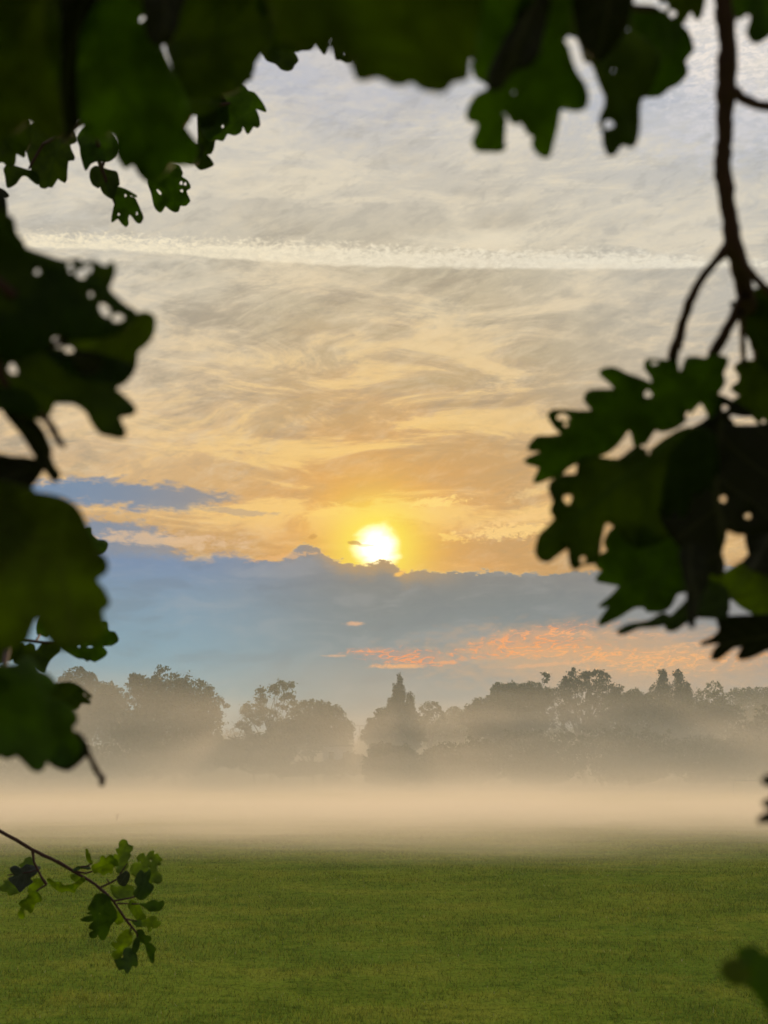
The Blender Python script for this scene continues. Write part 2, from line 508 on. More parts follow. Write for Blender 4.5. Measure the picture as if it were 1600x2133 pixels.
def grass_color(t, geo_pos):
    n1 = t.noise(geo_pos, 0.16, 4, 0.6)
    n1 = t.add(t.mul(t.sub(n1, .5), 1.3), .5)
    sc_ = t.node('ShaderNodeMapping'); sc_.inputs['Scale'].default_value = (0.75, 0.85, 1)
    t.l.new(geo_pos, sc_.inputs[0])
    n2 = t.noise(sc_.outputs[0], 0.9, 5, 0.65)
    c = t.mix(t.sstep(n1, 0.35, 0.65), (.180, .290, .032, 1), (.235, .335, .036, 1))
    c = t.mix(t.mul(t.sstep(n2, 0.48, 0.62), 0.8), c, (.300, .360, .046, 1))
    c = t.mix(t.mul(t.sstep(n2, 0.47, 0.36), 0.55), c, (.105, .180, .018, 1))
    n3 = t.noise(geo_pos, 4.5, 5, 0.7)
    c = t.mix(t.mul(t.sstep(n3, 0.50, 0.36), 0.55), c, (.080, .140, .014, 1))
    c = t.mix(t.mul(t.sstep(n3, 0.52, 0.66), 0.45), c, (.29, .33, .05, 1))
    return c
m, t, o = mat("meadow_turf")
g = t.node('ShaderNodeNewGeometry')
c = grass_color(t, g.outputs['Position'])
mp = t.node('ShaderNodeMapping'); mp.inputs['Scale'].default_value = (1, 0.45, 1)
t.l.new(g.outputs['Position'], mp.inputs[0])
f1 = t.noise(mp.outputs[0], 28.0, 4, 0.7)
f2 = t.noise(g.outputs['Position'], 6.0, 4, 0.7)
c = t.mix(t.mul(t.sstep(f1, 0.55, 0.3), 0.6), c, (.055, .090, .008, 1))
c = t.mix(t.mul(t.sstep(f1, 0.55, 0.75), 0.4), c, (.26, .30, .05, 1))
p = t.node('ShaderNodeBsdfPrincipled')
t.l.new(c, p.inputs['Base Color'])
p.inputs['Roughness'].default_value = 0.9
p.inputs['Specular IOR Level'].default_value = 0.0
b = t.node('ShaderNodeBump'); b.inputs['Strength'].default_value = 0.8; b.inputs['Distance'].default_value = 0.05
t.l.new(t.add(f1, t.mul(f2, 1.2)), b.inputs['Height']); t.l.new(b.outputs[0], p.inputs['Normal'])
t.l.new(p.outputs[0], o.inputs[0])
ground = link("ground", gme, m)
ground['kind'] = 'structure'

# grass blades
rng = np.random.default_rng(7)
def blades(n, y0, y1):
    u = rng.random(n)
    q = 0.65
    y = (y0 ** q + u * (y1 ** q - y0 ** q)) ** (1 / q)
    x = (rng.random(n) - 0.5) * y * 0.78
    cl = np.sin(x * 3.1 + np.sin(y * 2.3) * 1.5) * np.sin(y * 2.9 + np.cos(x * 1.7))
    c2 = np.sin(x * 0.9 + 2.0 * np.sin(y * 0.5)) * np.sin(y * 1.3 + np.sin(x * 0.7))
    h = (0.015 + 0.020 * rng.random(n)) * (1 + 0.3 * cl + 0.3 * c2) * (0.7 + 0.6 * rng.random(n))
    h = np.where(rng.random(n) < 0.01, h * 1.4, h) * np.clip((y1 - y) / 25.0, 0.15, 1)
    wd = (0.0020 + 0.0028 * rng.random(n)) * np.clip(y / 11.0, 1, 4.5) ** 0.85
    ang = rng.random(n) * 2 * np.pi
    lean = 1.1 * h * rng.random(n); la = rng.random(n) * 2 * np.pi
    z = gh(x, y) * np.clip(1 - np.hypot(x, y) / 160.0, 0, 1)
    dx, dy = np.cos(ang) * wd, np.sin(ang) * wd
    v = np.empty((n, 3, 3))
    v[:, 0] = np.stack([x - dx, y - dy, z - 0.004], 1)
    v[:, 1] = np.stack([x + dx, y + dy, z - 0.004], 1)
    v[:, 2] = np.stack([x + np.cos(la) * lean, y + np.sin(la) * lean, z + h], 1)
    tn = np.repeat(np.clip(rng.normal(0.4, 0.28, n) + np.where((rng.random(n) < 0.004) & (h < 0.035), 1.2, 0), 0, 1.6), 3)
    return v.reshape(-1, 3), tn
gvv, tt = blades(520000, 6.5, 62.0)
gme2 = np_mesh("grass", gvv, np.arange(len(gvv)).reshape(-1, 3), tone=tt)
m, t, o = mat("grass_blade")
g = t.node('ShaderNodeNewGeometry')
c = grass_color(t, g.outputs['Position'])
a = t.node('ShaderNodeAttribute', attribute_name="tone")
c = t.mix(t.sstep(a.outputs['Fac'], 0.0, 0.8), t.mix(0.70, c, (.02, .04, .004, 1)), t.mix(0.40, c, (.30, .33, .07, 1)))
c = t.mix(t.sstep(a.outputs['Fac'], 1.1, 1.4), c, (.34, .36, .22, 1))
p = t.node('ShaderNodeBsdfPrincipled')
t.l.new(c, p.inputs['Base Color']); p.inputs['Roughness'].default_value = 0.6
p.inputs['Specular IOR Level'].default_value = 0.015
tr = t.node('ShaderNodeBsdfTranslucent'); t.l.new(c, tr.inputs[0])
ms = t.node('ShaderNodeMixShader'); ms.inputs[0].default_value = 0.45
t.l.new(p.outputs[0], ms.inputs[1]); t.l.new(tr.outputs[0], ms.inputs[2]); t.l.new(ms.outputs[0], o.inputs[0])
grass = link("grass", gme2, m)
grass['kind'] = 'stuff'
grass['label'] = 'short damp meadow grass with pale flecks covering the field'
grass['category'] = 'grass'

# ------------------------------------------------------------------ trees
def rdir(r, n):
    v = r.normal(size=(n, 3)); return v / np.linalg.norm(v, axis=1, keepdims=True)
def foliage(blobs, D, n, leaf, seed, clump=0.9, fill=0.5, depth=1.0, gap=0.0, spiky=0.0):
    """blobs (px,py,rx,ry) ellipsoids in photograph pixels, n leaf clusters in all"""
    r = np.random.default_rng(seed)
    k = D / F
    area = np.array([b[2] * b[3] for b in blobs], float)
    share = area / area.sum()
    P, T = [], []
    for (px, py, rx, ry), s in zip(blobs, share):
        c = np.array(at(px, py, D)); R = np.array([rx * k, rx * k * depth, ry * k])
        m = int(n * s) + 8
        nc = max(8, int(4.5 * (R[0] * R[2]) / (clump * clump)))
        cd = rdir(r, nc)
        cr = (0.45 + 0.58 * r.random(nc) ** 0.55) * (1 + 0.14 * (r.random(nc) < .18))
        cc = c + cd * cr[:, None] * (R - 0.35 * clump)
        ct = np.clip(r.normal(0.45, 0.25, nc), 0, 1)
        if gap > 0:
            keep = r.random(nc) > gap; cc = cc[keep]; ct = ct[keep]; nc = len(cc)
        mo = int(m * (1 - fill)); mi = m - mo
        idx = r.integers(0, nc, mo)
        cs = clump * (0.28 + 0.55 * r.random(nc))
        g = rdir(r, mo) * (r.random(mo) ** 0.6 * (1 + 0.6 * (r.random(mo) < .12)))[:, None] * cs[idx][:, None]
        g[:, 2] *= 0.75 + spiky
        P.append(cc[idx] + g); T.append(ct[idx] + r.normal(0, .12, mo))
        q = rdir(r, mi) * (r.random(mi) ** (1 / 2.5))[:, None] * 0.86 * R
        P.append(c + q); T.append(np.clip(r.normal(0.35, 0.2, mi), 0, 1))
    P = np.concatenate(P); T = np.concatenate(T)
    ok = P[:, 2] > 0.1
    P = P[ok]; T = T[ok]
    N = len(P)
    a = rdir(r, N); b = np.cross(a, rdir(r, N)); b /= np.linalg.norm(b, axis=1, keepdims=True) + 1e-9
    s = leaf * (0.55 + 0.9 * r.random(N))[:, None]
    V = np.stack([P - a * s, P + b * s * 0.55 - a * s * 0.2, P + a * s, P - b * s * 0.55 + a * s * 0.1], 1).reshape(-1, 3)
    return V, np.arange(4 * N).reshape(-1, 4), np.repeat(np.clip(T, 0, 1), 4)

def tree(name, label, cat, blobs, D, n, leaf=0.22, seed=1, trunk_px=None, mi=0, group='trees beyond the misty field',
         trunk_r=0.35, limbs=7, part='crown', **kw):
    r = random.Random(seed)
    if trunk_px is None: trunk_px = sum(b[0] for b in blobs) / len(blobs)
    base = at(trunk_px, 1615, D); base.z = 0
    t = thing(name, label, cat, base, group)
    V, Q, T = foliage(blobs, D, n, leaf, seed, **kw)
    V = V - np.array(base)
    link(part, np_mesh(part, V, Q, tone=T), TREE_M[mi], t)
    # trunk and limbs
    paths = []
    big = max(blobs, key=lambda b: b[2] * b[3])
    top = at(big[0], big[1], D) - base
    h = top.z
    mid_ = [Vector((r.uniform(-.2, .2) + top.x * f, r.uniform(-.2, .2), h * f)) for f in (0, .3, .6, 1.0)]
    mid_[0] = Vector((0, 0, -0.3))
    paths.append((mid_, [trunk_r, trunk_r * .75, trunk_r * .55, trunk_r * .25]))
    for i in range(limbs):
        b = blobs[i % len(blobs)]
        c = at(b[0], b[1], D) - base
        k = D / F
        e = c + Vector((r.uniform(-.8, .8) * b[2] * k, r.uniform(-.6, .6) * b[2] * k, r.uniform(-.2, .75) * b[3] * k))
        s0 = mid_[1].lerp(mid_[3], r.uniform(0, .8))
        m1_ = s0.lerp(e, .5) + Vector((r.uniform(-.4, .4), r.uniform(-.4, .4), r.uniform(0, .6)))
        paths.append(([s0, m1_, e], [trunk_r * .35, trunk_r * .2, trunk_r * .05]))
    tv, tq = tubes(paths, 7)
    link("trunk", np_mesh("trunk", tv, tq, smooth=True), TRUNK, t)
    return t

D1 = 190.0
tree("pine_tree", "dark layered pine rising highest at the left end of the tree line", "pine tree",
     [(160, 1408, 34, 24), (140, 1424, 26, 20), (188, 1416, 20, 16), (205, 1440, 40, 26), (165, 1450, 48, 34), (160, 1500, 50, 50)], 225, 12000, .20, 11, mi=1, trunk_px=165, clump=1.0, fill=.35)
tree("tree", "low dark domed tree in the dip between the pine and the big round tree", "tree",
     [(215, 1470, 50, 50), (228, 1440, 24, 20), (240, 1480, 34, 40), (250, 1525, 50, 50), (180, 1500, 60, 50), (120, 1520, 70, 60)], 212, 17000, .22, 12, mi=0, trunk_px=200, fill=.6)
tree("tree", "biggest round-headed tree on the left, steep right side", "tree",
     [(300, 1445, 44, 40), (345, 1450, 62, 58), (400, 1470, 68, 66), (360, 1520, 100, 70), (430, 1510, 40, 60), (290, 1520, 60, 60), (284, 1418, 20, 17)], D1, 26000, .22, 13, trunk_px=365, mi=0, fill=.55, trunk_r=.5)
tree("tree", "airy tree with sky showing through its crown, left of a dense domed tree", "tree",
     [(588, 1440, 34, 24), (545, 1450, 24, 20), (528, 1478, 34, 22), (560, 1492, 50, 26), (512, 1510, 22, 26), (600, 1462, 26, 20)], 200, 6500, .17, 14, trunk_px=565, mi=2, fill=.10, clump=.9, gap=.22, limbs=16, trunk_r=.3)
tree("tree", "dense domed tree beside the airy tree, above the pale building", "tree",
     [(650, 1490, 56, 38), (690, 1500, 40, 34), (640, 1530, 70, 50), (716, 1516, 28, 22), (700, 1545, 46, 30), (590, 1540, 50, 40)], 195, 17000, .20, 15, trunk_px=655, mi=0, fill=.5)
tree("poplar_tree", "narrow pointed poplar standing alone near the middle of the tree line", "poplar tree",
     [(832, 1424, 7, 20), (827, 1440, 9, 20), (838, 1444, 9, 20), (829, 1458, 17, 28), (853, 1464, 10, 27), (812, 1474, 9, 24), (829, 1488, 27, 34), (858, 1500, 12, 36)], 200, 11000, .14, 16, trunk_px=832, mi=1, fill=.3, clump=.42, spiky=1.2)
tree("tree", "spreading tree wrapped round the foot of the pointed poplar", "tree",
     [(800, 1492, 26, 22), (782, 1510, 24, 20), (830, 1520, 58, 36), (770, 1530, 22, 22), (862, 1524, 30, 34), (820, 1555, 62, 40)], 190, 12000, .20, 17, trunk_px=815, mi=0, fill=.5)
tree("tree", "small open tree just right of the pointed poplar", "tree",
     [(896, 1474, 25, 16), (884, 1488, 20, 16), (908, 1488, 20, 14), (895, 1508, 28, 16)], 205, 2600, .17, 18, trunk_px=896, mi=0, fill=.15, clump=.7, gap=.15, limbs=12, trunk_r=.2)
tree("tree", "little pale tree in the notch before the tall right-hand trees begin", "tree",
     [(946, 1482, 18, 14), (960, 1492, 26, 18), (930, 1500, 26, 20), (970, 1515, 60, 36), (920, 1535, 60, 34)], 215, 7000, .18, 19, trunk_px=950, mi=2, fill=.5)
tree("tree", "tree sloping down to the left at the start of the tall right-hand wood", "tree",
     [(1010, 1470, 30, 22), (1000, 1495, 46, 34), (1050, 1480, 50, 46), (1040, 1520, 80, 60)], 190, 15000, .20, 20, trunk_px=1025, mi=0, fill=.55)
tree("tree", "broad dark tree with a lumpy top, left of tallest oak", "tree",
     [(1040, 1440, 22, 22), (1070, 1450, 34, 32), (1100, 1445, 32, 30), (1130, 1455, 30, 26), (1085, 1500, 70, 60), (1134, 1404, 4, 5), (1141, 1409, 5, 6), (1137, 1418, 3, 6)], 196, 17000, .20, 21, trunk_px=1085, mi=0, fill=.5)
tree("oak_tree", "tallest wide oak of the wood, its crown pierced by flecks of sky", "oak tree",
     [(1205, 1415, 36, 24), (1245, 1415, 34, 24), (1180, 1432, 26, 22), (1280, 1438, 24, 20), (1220, 1450, 60, 34), (1265, 1462, 44, 28), (1165, 1462, 36, 26), (1215, 1490, 66, 34), (1160, 1500, 34, 32)], 192, 12500, .18, 22, trunk_px=1220, mi=1, fill=.18, clump=.85, gap=.18, limbs=20, trunk_r=.45)
tree("tree", "lower dense tree under the right shoulder of the tallest oak", "tree",
     [(1320, 1455, 34, 20), (1300, 1475, 50, 36), (1345, 1470, 34, 28), (1310, 1520, 80, 54)], 188, 13000, .20, 23, trunk_px=1315, mi=0, fill=.5)
tree("birch_tree", "left spire of the pair of slender birches on the right", "birch tree",
     [(1381, 1408, 11, 16), (1380, 1428, 20, 22), (1370, 1450, 26, 26), (1388, 1480, 28, 34)], 194, 5500, .15, 24, trunk_px=1381, mi=1, fill=.3, clump=.6, gap=.1, limbs=12, trunk_r=.18, spiky=.4, group='pair of birches')
tree("birch_tree", "right spire of the pair of slender birches on the right", "birch tree",
     [(1412, 1408, 10, 16), (1415, 1430, 22, 20), (1432, 1446, 16, 20), (1418, 1465, 30, 30)], 194, 5200, .15, 25, trunk_px=1413, mi=1, fill=.3, clump=.6, gap=.12, limbs=12, trunk_r=.18, spiky=.4, group='pair of birches')
tree("birch_tree", "thin spiky see-through birch between the pair of spires and the right edge", "birch tree",
     [(1485, 1435, 24, 17), (1478, 1448, 30, 18), (1495, 1452, 26, 18), (1482, 1470, 36, 22)], 194, 2300, .14, 26, trunk_px=1483, mi=2, fill=.05, clump=.55, gap=.2, limbs=22, trunk_r=.15, spiky=.5)
tree("tree", "leafy low tree filling in behind the pair of birches", "tree",
     [(1400, 1490, 60, 34), (1450, 1480, 46, 30), (1500, 1490, 50, 36), (1430, 1530, 90, 50)], 190, 14000, .20, 27, trunk_px=1440, mi=0, fill=.55)
tree("tree", "bluish flat-topped tree farthest back at the right edge", "tree",
     [(1545, 1448, 36, 20), (1590, 1450, 40, 22), (1560, 1480, 60, 40), (1630, 1460, 50, 34), (1600, 1520, 80, 60)], 260, 14000, .22, 28, trunk_px=1575, mi=1, fill=.6)
tree("tree", "tall tree just outside the right edge whose flank closes the wood", "tree",
     [(1620, 1520, 60, 60), (1560, 1540, 50, 44), (1660, 1480, 60, 60), (1590, 1570, 70, 40)], 180, 13000, .2, 29, trunk_px=1620, mi=0, fill=.55)
tree("tree", "pale misted tree at the left edge behind the hanging leaves", "tree",
     [(20, 1480, 80, 70), (-40, 1450, 80, 70), (60, 1530, 80, 60), (-90, 1520, 90, 70)], 200, 14000, .22, 30, trunk_px=0, mi=0, fill=.55)
for i, (lab, px, yy) in enumerate([("low distant tree behind the left edge leaves, under the pine", 90, 1545), ("low distant tree closing the gap under the biggest round tree", 300, 1560),
        ("low distant tree between the biggest round tree and the airy tree", 480, 1545), ("low distant tree behind the broad bush and the airy tree", 620, 1562),
        ("low distant tree behind the pale building", 775, 1552), ("low distant tree behind the little pale tree in the notch", 940, 1548),
        ("low distant tree behind the tallest oak", 1170, 1535), ("low distant tree behind the leafy low tree by the birches", 1370, 1535), ("low distant tree behind the see-through birch", 1530, 1530)]):
    tree("tree", lab, "tree", [(px - 60, yy + 30, 70, 40), (px + 10, yy + 16, 76, 44), (px + 70, yy + 34, 70, 38), (px, yy + 50, 130, 26)], 272, 11000, .26, 60 + i, trunk_px=px, mi=i % 2, fill=.6, limbs=5,
         group='low trees far behind the field')
# nearer bushes and hedges
def bush(label, blobs, D, n, seed, mi=0, name="bush", leaf=.17, **kw):
    return tree(name, label, "hedge" if name == "hedge" else "bush", blobs, D, n, leaf, seed, mi=mi, group='bushes along the far side of the field',
                trunk_r=.12, limbs=10, part='foliage', **kw)
bush("broad rounded bush in the mist between the big tree and the pale building", [(560, 1552, 52, 34), (520, 1560, 52, 36), (590, 1566, 34, 30), (545, 1590, 66, 26), (480, 1570, 46, 34)], 178, 13000, 41, fill=.6, trunk_px=535)
bush("misted bush below the biggest round tree", [(400, 1580, 80, 40), (330, 1585, 80, 40), (440, 1560, 40, 36)], 184, 12000, 42, fill=.6)
bush("faint bush low on the left behind the hanging leaves", [(200, 1585, 80, 40), (120, 1590, 80, 40), (40, 1600, 70, 40), (260, 1590, 50, 34)], 184, 12000, 43, fill=.6)
bush("dense rounded bush in front of the poplar with its left side upright", [(800, 1572, 38, 28), (780, 1595, 26, 30), (835, 1580, 40, 30), (810, 1612, 62, 32), (870, 1600, 50, 36)], 160, 16000, 44, fill=.6, trunk_px=815)
bush("long low bush right of the dense rounded bush, under the sloping tree", [(930, 1580, 60, 40), (1000, 1580, 60, 46), (960, 1605, 90, 36)], 165, 14000, 45, fill=.6)
bush("dark shapeless bush under the tallest oak", [(1090, 1570, 80, 56), (1160, 1575, 70, 56), (1120, 1605, 90, 36)], 168, 15000, 46, fill=.6)
bush("dark bush under the pair of birches", [(1280, 1565, 90, 56), (1360, 1570, 70, 50), (1310, 1603, 100, 36)], 168, 15000, 47, fill=.6)
bush("bush reaching the right edge below the bluish tree", [(1460, 1575, 80, 50), (1550, 1575, 70, 50), (1500, 1603, 110, 36), (1640, 1590, 60, 40)], 170, 16000, 48, fill=.6)
bush("reddish low hedge in front of the pale building", [(640, 1602, 40, 18), (690, 1598, 40, 18), (740, 1592, 40, 24), (600, 1605, 40, 16), (726, 1576, 12, 9)], 181, 11000, 49, mi=3, name="hedge", fill=.6, trunk_px=690)

# ------------------------------------------------------------------ pale building beyond the hedge
def box(x0, x1, y0, y1, z0, z1):
    v = [(x0, y0, z0), (x1, y0, z0), (x1, y1, z0), (x0, y1, z0), (x0, y0, z1), (x1, y0, z1), (x1, y1, z1), (x0, y1, z1)]
    f = [(0, 3, 2, 1), (4, 5, 6, 7), (0, 1, 5, 4), (1, 2, 6, 5), (2, 3, 7, 6), (3, 0, 4, 7)]
    return v, f
def boxes(lst):
    V, Q = [], []
    for b in lst:
        v, f = box(*b)
        n = len(V); V += v; Q += [tuple(i + n for i in q) for q in f]
    return V, Q
def plain(name, c, rough=.7):
    m, t, o = mat(name)
    tcn = t.node('ShaderNodeTexCoord')
    n = t.noise(tcn.outputs['Object'], 3, 4, .6)
    p = t.node('ShaderNodeBsdfPrincipled')
    t.l.new(t.mix(n, c + (1,), tuple(v * .8 for v in c) + (1,)), p.inputs['Base Color'])
    p.inputs['Roughness'].default_value = rough
    t.l.new(p.outputs[0], o.inputs[0])
    return m
WHITE = plain("white_render", (.78, .78, .80)); ROOFM = plain("roof_felt", (.10, .10, .11)); GLASS = plain("window_glass", (.06, .07, .08), .2)
DH = 186.0
hl = at(672, 1615, DH).x; hr = at(732, 1615, DH).x; hz = at(672, 1555, DH).z
hb = thing("building", "pale flat-roofed building half hidden by the reddish hedge in the mist", "building", ((hl + hr) / 2, DH, 0))
wv = boxes([(-(hr - hl) / 2, (hr - hl) / 2, 0, 7, 0, hz)])
link("wall", np_mesh("wall", *wv), WHITE, hb)
link("roof", np_mesh("roof", *boxes([(-(hr - hl) / 2 - .25, (hr - hl) / 2 + .25, -.3, 7.3, hz, hz + .22)])), ROOFM, hb)
for k in range(2):
    x0 = -(hr - hl) / 2 + .7 + k * 1.9
    wo = link("window", np_mesh("window", *boxes([(x0, x0 + .9, -.03, .05, hz - 1.9, hz - .6)])), WHITE, hb)
    link("pane", np_mesh("pane", *boxes([(x0 + .08, x0 + .82, -.05, -.032, hz - 1.82, hz - .68)])), GLASS, wo)

# thin lamp post far behind, in the gap left of the poplar
lp = at(749, 1512, 240)
lt = thing("street_lamp", "thin twin-armed lamp post in the notch left of the poplar", "street lamp", (lp.x, 240, 0))
link("post", np_mesh("post", *tubes([([(0, 0, 0), (0, 0, lp.z)], [.09, .06])], 6)), ROOFM, lt)
link("lamp_arm", np_mesh("lamp_arm", *tubes([([(-.75, 0, lp.z + .05), (0, 0, lp.z), (.75, 0, lp.z + .05)], [.07, .05, .07])], 6)), ROOFM, lt)

# football goal at the right, faint
g0 = at(1530, 1660, 104); g1_ = at(1586, 1660, 104)
gt = thing("football_goal", "small white football goal frame fading into the mist on the right", "football goal", ((g0.x + g1_.x) / 2, 104, 0))
gw = (g1_.x - g0.x) / 2
link("goal_post", np_mesh("goal_post", *tubes([([(-gw, 0, 0), (-gw, 0, 1.2)], [.03, .03])], 8)), WHITE, gt)
link("goal_post", np_mesh("goal_post", *tubes([([(gw, 0, 0), (gw, 0, 1.2)], [.03, .03])], 8)), WHITE, gt)
link("crossbar", np_mesh("crossbar", *tubes([([(-gw - .03, 0, 1.23), (gw + .03, 0, 1.23)], [.03, .03])], 8)), WHITE, gt)

# lone dead weed stem in the mist
wp = at(243, 1715, 47); wp.z = 0
wt = [([(0, 0, 0), (0, 0, .22), (-.04, 0, .36)], [.006, .005, .003]), ([(0, 0, .15), (.05, 0, .28), (.07, .02, .38)], [.005, .004, .003]),
      ([(0, 0, .2), (.02, 0, .3), (.02, -.02, .36)], [.005, .004, .003])]
wo = link("weed", np_mesh("weed", *tubes(wt, 5)), TRUNK)
wo.location = wp
wo['label'] = 'small forked weed stalk standing alone in the misty field on the left'; wo['category'] = 'weed'

# ------------------------------------------------------------------ hanging oak branches in the foreground
def Pz(ox, oy, s, pts):
    return [(ox + x / s, oy + y / s) for x, y in pts]
def smooth_loop(p, n=3):
    o = []
    L = len(p)
    for i in range(L):
        a, b, c, d = (np.array(p[(i + j - 1) % L], float) for j in range(4))
        for k in range(n):
            t_ = k / n
            q = .5 * ((2 * b) + (-a + c) * t_ + (2 * a - 5 * b + 4 * c - d) * t_ ** 2 + (-a + 3 * b - 3 * c + d) * t_ ** 3)
            # keep the curve close to the traced corners
            l_ = b + (c - b) * t_
            o.append(tuple(.75 * q + .25 * l_))
    return o
def inside(x, y, poly):
    c = False
    j = len(poly) - 1
    for i in range(len(poly)):
        xi, yi = poly[i]; xj, yj = poly[j]
        if (yi > y) != (yj > y) and x < (xj - xi) * (y - yi) / (yj - yi + 1e-12) + xi: c = not c
        j = i
    return c
def spread(d):
    return d if d <= .75 else .75 + (d - .75) * 2.2
def point(px, py, d):
    """point at range d metres along the view ray"""
    r = ray(px, py).normalized()
    return EYE + r * d
def leaf(parent, poly, d, mi, seed, holes=(), tilt=.18, curl=.09, name="leaf", label=None):
    r = random.Random(seed)
    d = spread(d)
    P = smooth_loop(poly)
    g_ = 0.24 * 3.6e-3 / d * F
    ar = sum(P[i][0] * P[(i + 1) % len(P)][1] - P[(i + 1) % len(P)][0] * P[i][1] for i in range(len(P)))
    sg = 1 if ar > 0 else -1
    P = [(P[i][0] + sg * g_ * (P[(i + 1) % len(P)][1] - P[i - 1][1]) / (math.dist(P[(i + 1) % len(P)], P[i - 1]) + 1e-6),
          P[i][1] - sg * g_ * (P[(i + 1) % len(P)][0] - P[i - 1][0]) / (math.dist(P[(i + 1) % len(P)], P[i - 1]) + 1e-6)) for i in range(len(P))]
    xs = [p[0] for p in P]; ys = [p[1] for p in P]
    cx, cy = sum(xs) / len(xs), sum(ys) / len(ys)
    size = max(max(xs) - min(xs), max(ys) - min(ys))
    verts = [Vector(p) for p in P]
    edges = [(i, (i + 1) % len(P)) for i in range(len(P))]
    hl_ = []
    for (hx, hy, rx, ry, rot) in holes:
        if not inside(hx, hy, P): continue
        n0 = len(verts); lp_ = []
        cr, sr = math.cos(rot), math.sin(rot)
        K = 12
        for k in range(K):
            a_ = 2 * math.pi * k / K
            rr = 1 + .12 * math.sin(3 * a_ + seed)
            u, v = rx * rr * math.cos(a_), ry * rr * math.sin(a_)
            q = (hx + u * cr - v * sr, hy + u * sr + v * cr)
            lp_.append(q); verts.append(Vector(q))
        edges += [(n0 + k, n0 + (k + 1) % K) for k in range(K)]
        hl_.append(lp_)
    st_ = max(size / 14.0, 3.0)
    y_ = min(ys) + st_ / 2
    while y_ < max(ys):
        x_ = min(xs) + st_ / 2
        while x_ < max(xs):
            q = (x_ + r.uniform(-.2, .2) * st_, y_ + r.uniform(-.2, .2) * st_)
            if inside(q[0], q[1], P): verts.append(Vector(q))
            x_ += st_
        y_ += st_
    vo, eo, fo, *_ = delaunay_2d_cdt(verts, edges, [], 1, 1e-4)
    keep = []
    for f_ in fo:
        mx = sum(vo[i].x for i in f_) / len(f_); my = sum(vo[i].y for i in f_) / len(f_)
        if not inside(mx, my, P): continue
        if any(inside(mx, my, h_) for h_ in hl_): continue
        keep.append(tuple(f_))
    used = sorted({i for f_ in keep for i in f_}); rm = {j: i for i, j in enumerate(used)}
    real = size * d / F
    ax, ay = r.uniform(-tilt, tilt) * 2, r.uniform(-tilt, tilt) * 2
    ph = r.uniform(0, 6.28); th = r.uniform(0, 3.14)
    V3 = []; UV = []
    pa = np.cov(np.array(P).T); ev, evec = np.linalg.eigh(pa); e1 = evec[:, 1]; L1 = 4 * math.sqrt(ev[1])
    for j in used:
        q = vo[j]
        u, v = (q.x - cx) / size, (q.y - cy) / size
        uu = u * math.cos(th) + v * math.sin(th); vv = -u * math.sin(th) + v * math.cos(th)
        dz = real * (ax * u * 2 + ay * v * 2 + curl * math.cos(uu * 9 + ph) * (abs(vv) * 2 + .2) + curl * 2.2 * vv * vv + .02 * math.sin(q.x * .11 + q.y * .07))
        V3.append(point(q.x, q.y, d + dz))
        UV += [((q.x - cx) * e1[0] + (q.y - cy) * e1[1]) / L1 + .5, ((q.x - cx) * -e1[1] + (q.y - cy) * e1[0]) / L1 + .03 * math.sin((q.x + q.y) / size * 5), 0.0]
    base = parent.location
    me = bpy.data.meshes.new(name)
    me.from_pydata([tuple(p - base) for p in V3], [], [tuple(rm[i] for i in f_) for f_ in keep])
    me.update()
    at_ = me.attributes.new('leaf_uv', 'FLOAT_VECTOR', 'POINT'); at_.data.foreach_set('vector', UV)
    me.polygons.foreach_set('use_smooth', [True] * len(me.polygons))
    o = link(name, me, LEAF[mi], parent)
    so = o.modifiers.new("thickness", 'SOLIDIFY'); so.thickness = 0.0004; so.offset = 0
    if label: o['label'] = label
    return o
def twig(parent, pts, name="twig", sides=8):
    """pts: (px,py,d,width_px) list or several such lists, one mesh"""
    paths = []
    r = random.Random(len(pts) * 7 + int(pts[0][0][0]))
    for pl in pts:
        pl = [(a, b, spread(c), e) for a, b, c, e in pl]
        P3, R = [], []
        for i in range(len(pl) - 1):
            a_, b_ = pl[i], pl[i + 1]
            L = max(2, int(math.hypot(b_[0] - a_[0], b_[1] - a_[1]) / 14))
            for k in range(L):
                t_ = k / L
                q = [a_[j] + (b_[j] - a_[j]) * t_ for j in range(4)]
                jit = q[3] * .09
                P3.append(point(q[0] + r.uniform(-jit, jit), q[1] + r.uniform(-jit, jit), q[2]) - parent.location)
                R.append((q[3] * .5 + .22 * 3.6e-3 / q[2] * F) * q[2] / F * r.uniform(.95, 1.06) * (1.14 if r.random() < .12 else 1))
        a_ = pl[-1]
        P3.append(point(a_[0], a_[1], a_[2]) - parent.location); R.append((a_[3] * .5 + .1 * 3.6e-3 / a_[2] * F) * a_[2] / F)
        paths.append((P3, R))
    return link(name, np_mesh(name, *tubes(paths, sides), smooth=True), BARK, parent)
def branch(label, anchor):
    return thing("oak_branch", label, "oak branch", anchor, 'oak branches hanging round the view')

